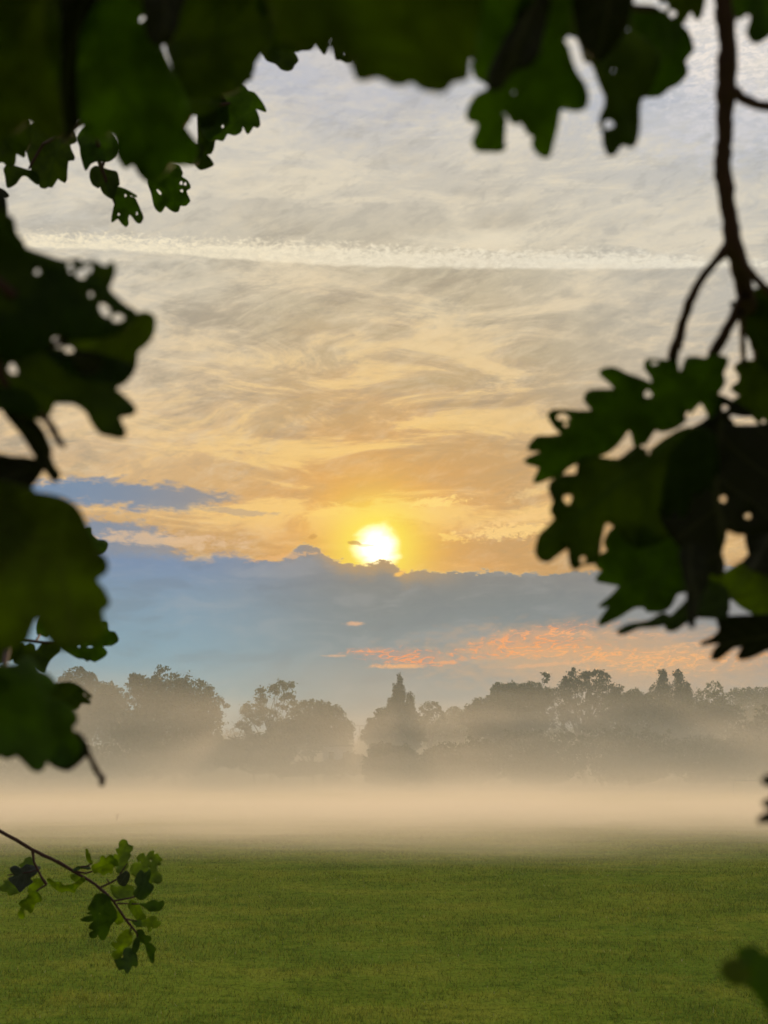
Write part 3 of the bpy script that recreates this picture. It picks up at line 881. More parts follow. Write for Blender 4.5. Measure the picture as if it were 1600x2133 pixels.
LOBES = [(0, .03), (.05, .06), (.13, .13), (.2, .09), (.28, .2), (.36, .22), (.41, .13), (.5, .27), (.6, .30), (.66, .17), (.74, .25), (.83, .24), (.87, .13), (.94, .13), (1, .05)]
def beyond(B, x0, x1, y0, y1, n, seed, root, dmin=.5, dmax=1.1):
    """the same branch carried on outside the picture: more leaves on their own twiglets"""
    r = random.Random(seed)
    tw = []
    ex, ey = (x0 + x1) / 2, (y0 + y1) / 2
    far_ = [(x0 if abs(x0 - root[0]) > abs(x1 - root[0]) else x1, ey), (ex, y1), (ex, y0), (ex, ey)]
    spine = []
    for fx, fy in far_:
        fd = r.uniform(dmin, dmax)
        seg = [(root[0] + (fx - root[0]) * k / 7 + r.uniform(-35, 35), root[1] + (fy - root[1]) * k / 7 + r.uniform(-35, 35) + 25 * math.sin(k), root[2] + (fd - root[2]) * k / 7, 13 - 1.2 * k) for k in range(8)]
        seg[0] = (root[0], root[1], root[2], 13)
        tw.append(seg); spine += seg
    for i in range(n):
        cx, cy, d = r.uniform(x0, x1), r.uniform(y0, y1), r.uniform(dmin, dmax)
        L = r.uniform(.075, .11) * F / spread(d)
        a = r.uniform(.2, 2.9)
        ca_, sa_ = math.cos(a), math.sin(a)
        P = [(u, v * r.uniform(.85, 1.15)) for u, v in LOBES] + [(u, -v * r.uniform(.85, 1.15)) for u, v in reversed(LOBES)]
        P = [(cx + (u - .5) * L * ca_ - v * L * sa_, cy + (u - .5) * L * sa_ + v * L * ca_) for u, v in P]
        M = 40
        if not (max(p[0] for p in P) < -M or min(p[0] for p in P) > 1600 + M or max(p[1] for p in P) < -M): continue
        leaf(B, P, d, r.choice([0, 0, 2, 1]), seed * 100 + i, tilt=.3)
        bx, by = cx - .5 * L * ca_, cy - .5 * L * sa_
        q = min(spine, key=lambda p_: (p_[0] - bx) ** 2 + (p_[1] - by) ** 2 + ((p_[2] - d) * 400) ** 2)
        mx, my = (q[0] + bx) / 2 + r.uniform(-15, 15), (q[1] + by) / 2 + r.uniform(-15, 15)
        tw.append([(q[0], q[1], q[2], 6), (mx, my, (q[2] + d) / 2, 4), (bx, by, d, 3)])
    twig(B, tw)
# ---- upper left branch
B = branch("dense leafy oak branch filling the upper left corner, small leaves dangling below", point(200, -60, .7))
def add(B, items, holes=()):
    for i, it in enumerate(items):
        (ox, oy, s), pts, d, mi = it[:4]
        leaf(B, Pz(ox, oy, s, pts), d, mi, int(d * 1000) + i * 17, holes, **(it[4] if len(it) > 4 else {}))
Z1, Z2, Z3, Z0 = (0, 230, 5.333), (280, 0, 4.444), (160, 160, 5.333), (0, 0, 5.333)
hs = [(160 + 915 / 5.333, 160 + 1280 / 5.333, 7, 2.6, .9), (160 + 1160 / 5.333, 160 + 1180 / 5.333, 3, 4, 0), (160 + 1205 / 5.333, 160 + 1190 / 5.333, 3, 3.5, 0),
      (160 + 1166 / 5.333, 160 + 1266 / 5.333, 3, 3, 0), (1395 / 5.333, 230 + 945 / 5.333, 2.2, 3, 0), (1320 / 5.333, 230 + 1155 / 5.333, 2.6, 2.6, 0),
      (1522 / 5.333, 230 + 1145 / 5.333, 2, 4, 0), (280 + 818 / 4.444, 1170 / 4.444, 2.4, 3.6, 0), (297, 39, 10, 5.5, -.7)]
add(B, [
    (Z1, [(-150, 225), (60, 245), (180, 210), (260, 140), (310, 100), (370, 140), (430, 210), (520, 270), (620, 290), (680, 270), (690, 200), (670, 60), (640, -200), (650, -600), (640, -1000), (560, -1350), (-150, -1350)], .55, 1),
    (Z0, [(640, -150), (650, 600), (620, 900), (640, 1150), (600, 1400), (720, 1560), (850, 1400), (900, 1150), (870, 950), (1000, 850), (1050, 500), (1060, 250), (1000, -150)], .62, 3),
    (Z3, [(40, 330), (55, 480), (110, 600), (190, 680), (270, 690), (350, 640), (410, 630), (445, 700), (455, 850), (490, 930), (545, 1000), (600, 965), (645, 970), (690, 1050), (740, 1110), (800, 1150), (900, 1130), (980, 1050), (1060, 970), (1200, 960), (1310, 940), (1330, 800), (1320, 745), (1240, 640), (1175, 540), (1240, 480), (1250, 400), (1190, 200), (1090, 0), (980, -200), (850, -500), (600, -900), (300, -900), (60, -500), (30, -200), (20, 100)], .60, 0),
    (Z3, [(830, 1290), (860, 1430), (900, 1490), (940, 1500), (985, 1435), (1030, 1470), (1085, 1500), (1130, 1490), (1150, 1430), (1210, 1430), (1250, 1390), (1255, 1370), (1215, 1270), (1255, 1240), (1260, 1210), (1225, 1150), (1165, 1110), (1175, 1070), (1150, 1010), (1110, 985), (1030, 980), (980, 900), (880, 950), (800, 1080), (790, 1180)], 1.5, 0),
    (Z2, [(1170, 480), (1105, 580), (1100, 640), (1075, 680), (1080, 720), (1030, 740), (1000, 785), (900, 850), (700, 900), (560, 900), (450, 850), (380, 650), (300, 400), (350, 0), (330, -150), (900, -150), (1290, -150), (1280, 200), (1230, 430)], .66, 2),
    (Z2, [(110, -150), (110, 150), (130, 320), (200, 400), (300, 390), (370, 280), (400, 150), (470, -150)], .56, 3),
    (Z2, [(1000, 790), (1050, 840), (1110, 860), (1160, 920), (1200, 980), (1218, 1035), (1125, 1005), (1150, 1080), (1160, 1150), (1140, 1180), (1100, 1170), (1050, 1240), (1005, 1160), (985, 1220), (930, 1250), (860, 1235), (820, 1300), (760, 1290), (690, 1300), (620, 1200), (600, 1000), (650, 850), (800, 760)], 1.3, 0),
    (Z3, [(1350, 330), (1352, 740), (1330, 800), (1310, 960), (1380, 1030), (1500, 990), (1515, 965), (1480, 910), (1440, 860), (1490, 850), (1520, 790), (1535, 710), (1600, 640), (1700, 500), (1650, 250), (1500, 150)], 1.32, 2),
    (Z3, [(1090, 760), (1320, 740), (1400, 800), (1340, 960), (1240, 965), (1120, 940), (1040, 960)], .9, 3),
    (Z3, [(1050, 200), (1250, 150), (1450, 260), (1600, 300), (1400, 420), (1240, 400), (1150, 330)], .8, 2),
    (Z2, [(1130, 420), (1190, 500), (1230, 560), (1310, 590), (1360, 640), (1420, 655), (1460, 640), (1480, 600), (1515, 560), (1500, 520), (1480, 480), (1530, 420), (1560, 300), (1300, 250), (1180, 330)], 1.3, 2),
    (Z1, [(350, 640), (340, 760), (430, 810), (450, 850), (500, 865), (540, 845), (580, 850), (640, 760), (680, 780), (720, 800), (740, 760), (745, 650), (760, 560), (820, 550), (825, 510), (790, 440), (780, 380), (850, 340), (800, 200), (600, 150), (400, 130), (280, 250), (300, 460)], 1.4, 2),
    (Z1, [(45, 650), (60, 720), (80, 850), (120, 850), (180, 810), (240, 730), (300, 730), (380, 800), (430, 820), (420, 700), (300, 660), (170, 620), (90, 600)], 1.4, 2),
    (Z1, [(-80, 560), (30, 570), (80, 610), (160, 600), (175, 490), (200, 480), (270, 520), (280, 460), (350, 300), (300, 100), (100, 120), (-80, 130)], 1.2, 2),
    (Z1, [(890, 400), (900, 500), (940, 640), (960, 660), (1010, 590), (1090, 560), (1180, 570), (1240, 550), (1290, 490), (1290, 350), (1150, 180), (950, 180), (860, 300)], 1.35, 0),
    (Z1, [(1010, 660), (1000, 740), (1030, 820), (1090, 860), (1110, 840), (1150, 920), (1240, 980), (1270, 960), (1300, 850), (1325, 820), (1310, 720), (1290, 680), (1200, 660), (1150, 640), (1060, 620)], 1.4, 2),
    (Z1, [(1290, 850), (1400, 880), (1520, 950), (1500, 960), (1440, 945), (1500, 980), (1540, 1060), (1560, 1110), (1590, 1190), (1560, 1250), (1520, 1240), (1480, 1190), (1440, 1150), (1420, 1200), (1425, 1260), (1400, 1290), (1360, 1260), (1310, 1200), (1245, 1240), (1250, 1150), (1280, 1010), (1270, 950), (1270, 930)], 1.4, 0),
    (Z1, [(-60, 860), (10, 870), (60, 900), (100, 950), (60, 965), (20, 920), (-60, 960)], 1.4, 3),
    (Z0, [(1000, -200), (1060, 300), (1000, 700), (1100, 1100), (1400, 1300), (1700, 1200), (1650, 400), (1560, -200)], .8, 2),
], hs)
twig(B, [[(205, -60, .75, 10), (200, 120, .9, 9), (190, 240, 1.2, 9), (205, 300, 1.35, 8), (206, 335, 1.38, 6), (212, 352, 1.4, 5), (232, 405, 1.4, 4), (240, 425, 1.4, 3)],
         [(190, 240, 1.2, 7), (150, 270, 1.3, 5), (90, 300, 1.4, 4), (60, 352, 1.4, 3)],
         [(200, 120, .9, 8), (300, 180, 1.2, 8), (400, 230, 1.3, 6), (480, 215, 1.3, 4)],
         [(400, 230, 1.3, 5), (360, 300, 1.45, 5), (350, 350, 1.5, 4)],
         [(222, 322, 1.38, 4), (212, 352, 1.4, 4)]])

beyond(B, -900, -150, -500, 500, 26, 71, (-300, -250, .75))
beyond(B, -100, 600, -800, -260, 12, 72, (200, -420, .75))
# ---- top centre branch
B = branch("row of big blurred oak leaves hanging from the middle of the top edge", point(950, -60, .5))
Z4, Z5, Z6 = (560, 0, 3.5556), (960, 0, 5.333), (1180, 0, 3.8095)
hs = [(1180 + 335 / 3.81, 990 / 3.81, 11, 9, -.2), (1180 + 784 / 3.81, 52 / 3.81, 6, 9, 0), (1180 + 840 / 3.81, 110 / 3.81, 8, 8, 0), (560 + 455 / 3.5556, 305 / 3.5556, 3, 6, .3),
      (560 + 555 / 3.5556, 403 / 3.5556, 2, 4, 0), (1180 + 372 / 3.81, 560 / 3.81, 2.2, 2.2, 0), (1180 + 488 / 3.81, 235 / 3.81, 2.4, 2.4, 0), (960 + 585 / 5.333, 1030 / 5.333, 2.2, 2.2, 0)]
add(B, [
    (Z4, [(640, 500), (660, 570), (720, 575), (800, 558), (860, 575), (920, 610), (990, 618), (1045, 592), (1085, 602), (1130, 640), (1200, 662), (1300, 662), (1350, 602), (1440, 580), (1465, 560), (1470, 460), (1485, 420), (1510, 300), (1500, -250), (40, -250), (30, 50), (60, 200), (130, 290), (250, 330), (400, 320), (560, 400), (610, 450)], .42, 1),
    (Z4, [(150, 300), (195, 380), (240, 370), (310, 365), (345, 320), (385, 370), (415, 400), (440, 335), (475, 330), (490, 400), (500, 440), (530, 440), (600, 460), (650, 300), (400, 200)], 1.1, 2),
    (Z4, [(-40, -200), (-30, 300), (60, 330), (160, 360), (300, 250), (350, -200)], .7, 2),
    (Z5, [(210, 640), (160, 690), (150, 760), (180, 850), (290, 920), (320, 960), (300, 1010), (180, 1070), (100, 1200), (80, 1290), (110, 1330), (190, 1350), (210, 1400), (180, 1490), (150, 1580), (190, 1660), (320, 1665), (420, 1670), (480, 1640), (460, 1590), (475, 1400), (480, 1300), (445, 1270), (510, 1240), (550, 1300), (590, 1360), (670, 1340), (700, 1370), (760, 1470), (820, 1510), (810, 1600), (850, 1680), (920, 1730), (970, 1720), (1000, 1620), (1050, 1420), (1080, 1250), (1100, 1190), (1200, 1200), (1300, 1215), (1385, 1170), (1390, 1050), (1360, 940), (1260, 800), (1210, 650), (1180, 540), (1140, 480), (1130, 430), (1170, 385), (1200, 200), (1150, -200), (300, -200), (180, 300)], .52, 0),
    (Z5, [(700, -200), (620, 250), (500, 450), (330, 800), (325, 960), (420, 980), (520, 850), (620, 750), (740, 730), (850, 600), (890, 400), (960, 100), (1000, -200)], .50, 3),
    (Z6, [(40, 272), (90, 290), (130, 390), (150, 470), (210, 500), (250, 600), (290, 700), (320, 780), (310, 860), (280, 920), (275, 1000), (300, 1040), (305, 1130), (330, 1210), (365, 1225), (395, 1190), (430, 1145), (470, 1145), (520, 1155), (550, 1110), (565, 1000), (570, 850), (590, 770), (640, 750), (700, 600), (740, 450), (640, 330), (560, 280), (500, 150), (500, -200), (-60, -200), (-60, 200)], .55, 2),
    (Z6, [(100, 260), (160, 400), (260, 470), (400, 330), (480, 150), (500, -200), (60, -200)], .53, 3),
    (Z6, [(420, 160), (600, 60), (850, 130), (905, 205), (950, 250), (985, 320), (995, 400), (960, 440), (930, 490), (945, 540), (945, 590), (880, 660), (800, 700), (740, 750), (640, 755), (560, 700), (560, 400)], .62, 0),
    (Z6, [(780, 60), (850, 150), (905, 195), (960, 110), (985, 70), (1010, 100), (1040, 150), (1075, 60), (1090, -200), (700, -200)], .62, 1),
    (Z5, [(-100, -200), (-60, 300), (100, 600), (300, 700), (480, 400), (650, -200)], .60, 2),
], hs)
twig(B, [[(880, -60, .6, 12), (1000, -10, .6, 10), (1120, -5, .6, 9), (1250, 10, .6, 8), (1370, 20, .62, 6)], [(1000, -10, .6, 8), (1010, 60, .55, 6)], [(880, -60, .6, 9), (700, 30, .8, 7), (640, 70, 1.1, 4)]])

beyond(B, 650, 1350, -800, -260, 14, 73, (950, -460, .65))
# ---- right hanging branch
B = branch("bare dark stem hanging on the right, ending in a heavy cluster of lobed leaves", point(1511, -60, .62))
Z9 = (1050, 550, 2.509)
def h9(x, y, r1, r2=None, rot=0): return (1050 + x / 2.509, 550 + y / 2.509, r1 / 2.509, (r2 or r1) / 2.509, rot)
hs = [h9(752, 680, 20), h9(308, 800, 34, 18, .1), h9(323, 838, 11), h9(787, 517, 20, 9, -.2), h9(963, 792, 15, 20), h9(332, 1228, 22, 24), h9(1145, 1228, 17), h9(1274, 1318, 15, 13), h9(412, 1545, 14, 20), h9(1155, 753, 15),
      h9(728, 960, 22, 16), h9(755, 982, 9), h9(1355, 823, 11), h9(1312, 828, 22, 20)]
RD = .64
add(B, [
    (Z9, [(900, 520), (905, 560), (935, 560), (955, 500), (990, 490), (1050, 500), (1090, 480), (1150, 490), (1165, 510), (1140, 570), (1150, 620), (1110, 680), (1120, 720), (1100, 760), (1080, 800), (1060, 760), (1030, 720), (985, 760), (960, 800), (900, 850), (830, 870), (790, 860), (760, 900), (720, 960), (690, 950), (670, 880), (650, 860), (620, 900), (580, 950), (520, 990), (460, 1000), (390, 1030), (330, 1060), (290, 1100), (230, 1115), (160, 1140), (190, 1060), (110, 1030), (190, 990), (185, 970), (130, 965), (170, 910), (240, 905), (310, 890), (270, 850), (235, 790), (260, 770), (330, 770), (400, 775), (470, 770), (440, 730), (425, 705), (450, 665), (580, 660), (560, 620), (505, 570), (530, 550), (580, 550), (640, 580), (700, 600), (780, 630), (770, 580), (740, 540), (750, 505), (800, 505), (860, 510)], RD + .02, 0, dict(curl=.03)),
    (Z9, [(460, 1010), (600, 1025), (690, 960), (760, 980), (840, 920), (960, 860), (1100, 900), (1100, 1200), (900, 1400), (700, 1480), (580, 1370), (545, 1345), (520, 1360), (500, 1450), (490, 1540), (480, 1560), (440, 1560), (400, 1570), (370, 1590), (350, 1560), (335, 1480), (270, 1520), (230, 1550), (190, 1540), (170, 1500), (190, 1420), (240, 1370), (270, 1330), (250, 1290), (265, 1240), (240, 1180), (250, 1140), (310, 1110), (380, 1105), (390, 1060), (400, 1020)], RD, 2, dict(curl=.03)),
    (Z9, [(500, 1530), (545, 1500), (530, 1450), (580, 1380), (700, 1450), (900, 1400), (1000, 1500), (940, 1600), (960, 1700), (900, 1720), (870, 1780), (830, 1810), (750, 1810), (740, 1790), (680, 1790), (600, 1840), (500, 1885), (520, 1840), (560, 1780), (500, 1790), (560, 1740), (610, 1680), (550, 1665), (485, 1650), (520, 1600), (490, 1580)], RD + .08, 0, dict(curl=.03)),
    (Z9, [(595, 1925), (650, 1890), (760, 1870), (830, 1830), (870, 1845), (900, 1820), (960, 1760), (1050, 1660), (1160, 1700), (1160, 1840), (1020, 1840), (960, 1860), (890, 1910), (850, 1905), (850, 1880), (780, 1890), (700, 1895), (630, 1925)], RD + .06, 2, dict(curl=.02)),
    (Z9, [(1060, 1680), (1110, 1650), (1200, 1590), (1260, 1560), (1330, 1600), (1450, 1640), (1460, 1870), (1360, 1850), (1280, 1810), (1230, 1780), (1190, 1745), (1160, 1765), (1150, 1840), (1060, 1840), (1000, 1780)], RD + .10, 1, dict(curl=.03)),
    (Z9, [(1030, 1985), (1060, 1970), (1100, 1950), (1130, 1910), (1120, 1850), (1200, 1845), (1300, 1840), (1500, 1850), (1500, 2000), (1380, 2010), (1320, 2040), (1260, 2060), (1225, 2055), (1240, 2020), (1250, 1995), (1200, 2000), (1160, 2030), (1120, 2060), (1090, 2060), (1100, 2020), (1130, 1990), (1130, 1975), (1080, 1980)], RD + .05, 3, dict(curl=.03)),
    (Z9, [(960, 880), (1040, 830), (1100, 790), (1180, 845), (1300, 850), (1500, 870), (1500, 1350), (1290, 1400), (1220, 1405), (1160, 1385), (1150, 1440), (1130, 1510), (1145, 1560), (1135, 1625), (1060, 1600), (1000, 1530), (900, 1450), (820, 1300), (850, 1000)], RD + .01, 3, dict(curl=.03)),
    (Z9, [(1285, 1390), (1270, 1450), (1285, 1520), (1255, 1560), (1330, 1605), (1500, 1630), (1500, 1300)], RD + .07, 3),
    (Z9, [(1240, 120), (1300, 140), (1500, 130), (1500, 600), (1340, 510), (1330, 470), (1290, 400), (1250, 330), (1240, 235), (1215, 230), (1185, 205), (1235, 205)], RD + .03, 2),
    (Z9, [(1210, 540), (1250, 510), (1330, 515), (1500, 560), (1500, 850), (1370, 860), (1300, 790), (1250, 780), (1200, 720), (1240, 690), (1190, 650), (1230, 620), (1235, 580)], RD + .05, 2),
    (Z9, [(1110, 690), (1150, 700), (1210, 730), (1250, 755), (1300, 785), (1250, 790), (1190, 780), (1170, 800), (1200, 845), (1130, 870), (1080, 850), (1080, 760)], RD + .04, 3),
    (Z9, [(925, 1500), (1000, 1470), (1060, 1560), (1062, 1660), (1010, 1760), (985, 1900), (965, 1850), (960, 1700), (935, 1580)], RD - .03, 3, dict(label='withered grey-brown leaf hanging edge-on')),
    (Z9, [(1000, 1450), (1060, 1480), (1130, 1560), (1140, 1630), (1070, 1650), (1000, 1600)], RD + .06, 1),
    (Z6, [(1345, -200), (1335, 60), (1365, 140), (1430, 100), (1475, 130), (1460, 200), (1445, 260), (1475, 320), (1520, 330), (1570, 300), (1620, 260), (1750, 100), (1750, -200)], RD - .06, 0),
], hs)
twig(B, [[(1511, -60, .62, 34), (1512, 40, .62, 32), (1515, 100, .62, 29), (1512, 125, .62, 33), (1513, 190, .62, 31), (1509, 275, .62, 25), (1505, 350, .62, 28), (1513, 410, .62, 27), (1522, 475, .62, 25), (1529, 515, .62, 32),
          (1541, 560, .63, 31), (1552, 610, .64, 32), (1562, 650, .68, 30), (1578, 700, .73, 26), (1590, 800, .75, 20)],
         [(1530, 185, .62, 14), (1545, 205, .62, 13), (1575, 217, .63, 12), (1660, 232, .64, 12)],
         [(1516, 515, .62, 16), (1492, 543, .62, 12), (1470, 570, .63, 11), (1450, 600, .63, 11), (1435, 632, .63, 12), (1422, 672, .64, 11), (1414, 705, .64, 12), (1402, 735, .65, 15), (1400, 770, .66, 9)],
         [(1535, 530, .62, 14), (1565, 570, .62, 9), (1600, 606, .63, 8), (1660, 660, .64, 7)],
         [(1552, 615, .63, 16), (1528, 660, .64, 14), (1508, 700, .64, 16), (1487, 735, .65, 15), (1478, 770, .66, 10)],
         [(1545, 650, .63, 7), (1547, 710, .66, 5), (1549, 770, .70, 3)],
         [(1402, 742, .65, 6), (1390, 742, .65, 4)], [(1412, 706, .64, 7), (1419, 728, .64, 4)]])

beyond(B, 1850, 2700, -400, 1300, 30, 74, (2050, 200, .7))
# ---- left middle branch
B = branch("torn leaves full of small holes jutting from the left edge below the contrail", point(-40, 560, .5))
Z7 = (0, 400, 3.282)
def h7(x, y, r1, r2=None, rot=0): return (x / 3.282, 400 + y / 3.282, r1 / 3.282, (r2 or r1) / 3.282, rot)
hs = [h7(255, 545, 18), h7(480, 500, 20), h7(485, 540, 14), h7(557, 560, 35), h7(605, 525, 24, 28), h7(622, 703, 15, 18), h7(716, 808, 32, 58, -.6), h7(803, 860, 46, 30), h7(392, 1030, 48, 42, .5), h7(470, 1078, 38, 24, .2), h7(87, 1210, 28, 42, -.4)]
LD = .52
add(B, [
    (Z7, [(-150, 60), (-20, 120), (40, 160), (80, 190), (100, 280), (150, 350), (160, 385), (200, 405), (300, 440), (400, 475), (460, 485), (530, 470), (570, 500), (620, 480), (670, 495), (710, 520), (745, 510), (765, 485), (775, 530), (760, 590), (735, 650), (760, 700), (850, 780), (930, 840), (800, 960), (600, 1000), (450, 1000), (200, 1100), (-150, 1100)], LD, 2),
    (Z7, [(500, 650), (735, 700), (850, 780), (930, 840), (990, 830), (1040, 850), (1050, 900), (1040, 970), (1000, 1030), (930, 1090), (920, 1180), (880, 1260), (800, 1320), (600, 1300), (400, 1150), (330, 960), (420, 800)], LD + .03, 1),
    (Z7, [(-150, 900), (300, 950), (500, 1080), (700, 1120), (900, 1200), (880, 1260), (800, 1320), (780, 1345), (800, 1370), (860, 1420), (915, 1480), (900, 1510), (810, 1530), (820, 1580), (850, 1640), (830, 1670), (760, 1660), (690, 1640), (640, 1580), (600, 1500), (520, 1440), (430, 1430), (365, 1440), (345, 1490), (300, 1540), (200, 1530), (100, 1500), (-150, 1400)], LD + .01, 2),
    (Z7, [(-60, 1380), (0, 1455), (60, 1540), (130, 1620), (200, 1720), (258, 1825), (240, 1900), (300, 1890), (340, 1930), (372, 1972), (402, 1935), (360, 1870), (335, 1800), (343, 1770), (305, 1670), (262, 1600), (220, 1550), (215, 1520), (300, 1500), (200, 1380)], LD + .02, 3),
    (Z7, [(510, 1110), (600, 1100), (690, 1140), (680, 1190), (620, 1240), (540, 1210)], LD - .01, 3),
    (Z7, [(-100, 0), (5, 0), (35, 55), (40, 160), (0, 190), (-100, 200)], LD + .3, 3),
], hs)
twig(B, [[(-40, 560, .53, 16), (60, 640, .53, 12), (110, 720, .53, 9), (160, 690, .53, 6)], [(-40, 560, .53, 12), (0, 780, .53, 9), (60, 880, .54, 9)],
         [(85, 862, .53, 8), (103, 882, .53, 8), (116, 905, .53, 8), (122, 918, .53, 7), (136, 932, .53, 4)]])

beyond(B, -1100, -260, 450, 1050, 16, 75, (-420, 560, .65))
# ---- left lower branch
B = branch("overlapping broad oak leaves at the left edge beside the blue cloud and the pine", point(-40, 1150, .6))
Z8 = (0, 920, 2.8075)
hs = [(463 / 2.8075, 920 + 1200 / 2.8075, 3, 3, 0), (527 / 2.8075, 920 + 1200 / 2.8075, 6, 2, 0)]
add(B, [
    (Z8, [(-120, 80), (60, 95), (150, 100), (215, 112), (240, 130), (235, 180), (200, 230), (168, 275), (180, 320), (-120, 420)], .56, 3),
    (Z8, [(165, 280), (200, 308), (280, 318), (350, 335), (420, 370), (470, 430), (495, 490), (520, 560), (560, 640), (600, 680), (622, 720), (610, 760), (565, 790), (560, 820), (600, 870), (630, 930), (620, 960), (590, 980), (595, 1040), (610, 1100), (560, 1150), (430, 1190), (360, 1210), (320, 1180), (280, 1130), (240, 1040), (222, 1020), (195, 1040), (170, 1100), (140, 1170), (60, 1200), (-120, 1180), (-120, 280)], .52, 1),
    (Z8, [(-120, 320), (200, 330), (420, 420), (480, 520), (400, 620), (200, 700), (-120, 700)], .60, 2),
    (Z8, [(380, 565), (430, 540), (480, 515), (530, 502), (535, 540), (570, 575), (610, 580), (630, 600), (615, 640), (580, 655), (500, 640), (420, 600)], 1.3, 0),
    (Z8, [(540, 1130), (590, 1060), (625, 1055), (630, 1090), (640, 1110), (670, 1115), (690, 1150), (685, 1170), (650, 1190), (600, 1195), (625, 1230), (610, 1255), (555, 1285), (530, 1275), (510, 1282), (490, 1268), (460, 1265), (430, 1250), (350, 1200), (320, 1150), (450, 1080)], 1.2, 0),
    (Z8, [(232, 1032), (216, 1080), (218, 1125), (240, 1130), (270, 1142), (287, 1120), (270, 1080), (250, 1045)], 1.4, 0),
    (Z8, [(78, 1282), (120, 1230), (130, 1180), (150, 1195), (175, 1180), (200, 1190), (210, 1225), (240, 1190), (260, 1175), (300, 1180), (345, 1200), (350, 1225), (320, 1250), (290, 1280), (270, 1320), (262, 1345), (230, 1330), (200, 1300), (120, 1300)], 1.3, 2),
    (Z8, [(-60, 1150), (0, 1165), (30, 1190), (60, 1180), (120, 1180), (115, 1240), (60, 1280), (30, 1275), (0, 1290), (-60, 1285)], 1.3, 2),
    (Z8, [(-120, 1325), (60, 1325), (110, 1300), (150, 1268), (190, 1285), (215, 1320), (220, 1345), (270, 1365), (310, 1400), (315, 1430), (285, 1460), (275, 1490), (300, 1510), (360, 1530), (420, 1570), (445, 1610), (440, 1640), (415, 1665), (430, 1710), (460, 1760), (460, 1810), (420, 1870), (370, 1895), (320, 1885), (270, 1860), (255, 1900), (225, 1920), (190, 1910), (130, 1850), (95, 1825), (70, 1840), (35, 1845), (0, 1830), (-120, 1800)], .60, 0),
    (Z8, [(440, 1700), (490, 1745), (512, 1790), (500, 1830), (450, 1880), (400, 1915), (350, 1905), (290, 1875), (350, 1860), (420, 1800)], .63, 3),
    (Z8, [(280, 1480), (320, 1420), (350, 1415), (410, 1410), (460, 1430), (530, 1485), (525, 1495), (480, 1470), (525, 1520), (520, 1530), (475, 1525), (455, 1555), (430, 1560), (350, 1540), (285, 1510)], .9, 2),
    (Z8, [(-120, 1300), (0, 1320), (120, 1310), (210, 1350), (120, 1400), (-120, 1420)], .65, 3),
], hs)
twig(B, [[(-40, 1150, .7, 14), (40, 1250, .9, 10), (0, 1420, .8, 8)], [(-40, 1330, 1.3, 5), (52, 1334, 1.3, 4), (80, 1337, 1.3, 4), (115, 1340, 1.3, 3), (126, 1350, 1.3, 3)], [(75, 1336, 1.3, 2.5), (83, 1322, 1.35, 2.5)],
         [(182, 1565, .64, 4), (192, 1586, .65, 3.5), (201, 1604, .66, 6), (208, 1616, .66, 4), (213, 1618, .66, 6), (212, 1630, .66, 6), (213, 1638, .66, 3)], [(40, 1250, .9, 6), (110, 1180, 1.2, 4), (170, 1130, 1.3, 3)]])

beyond(B, -1100, -260, 1050, 1650, 14, 76, (-420, 1150, .7))
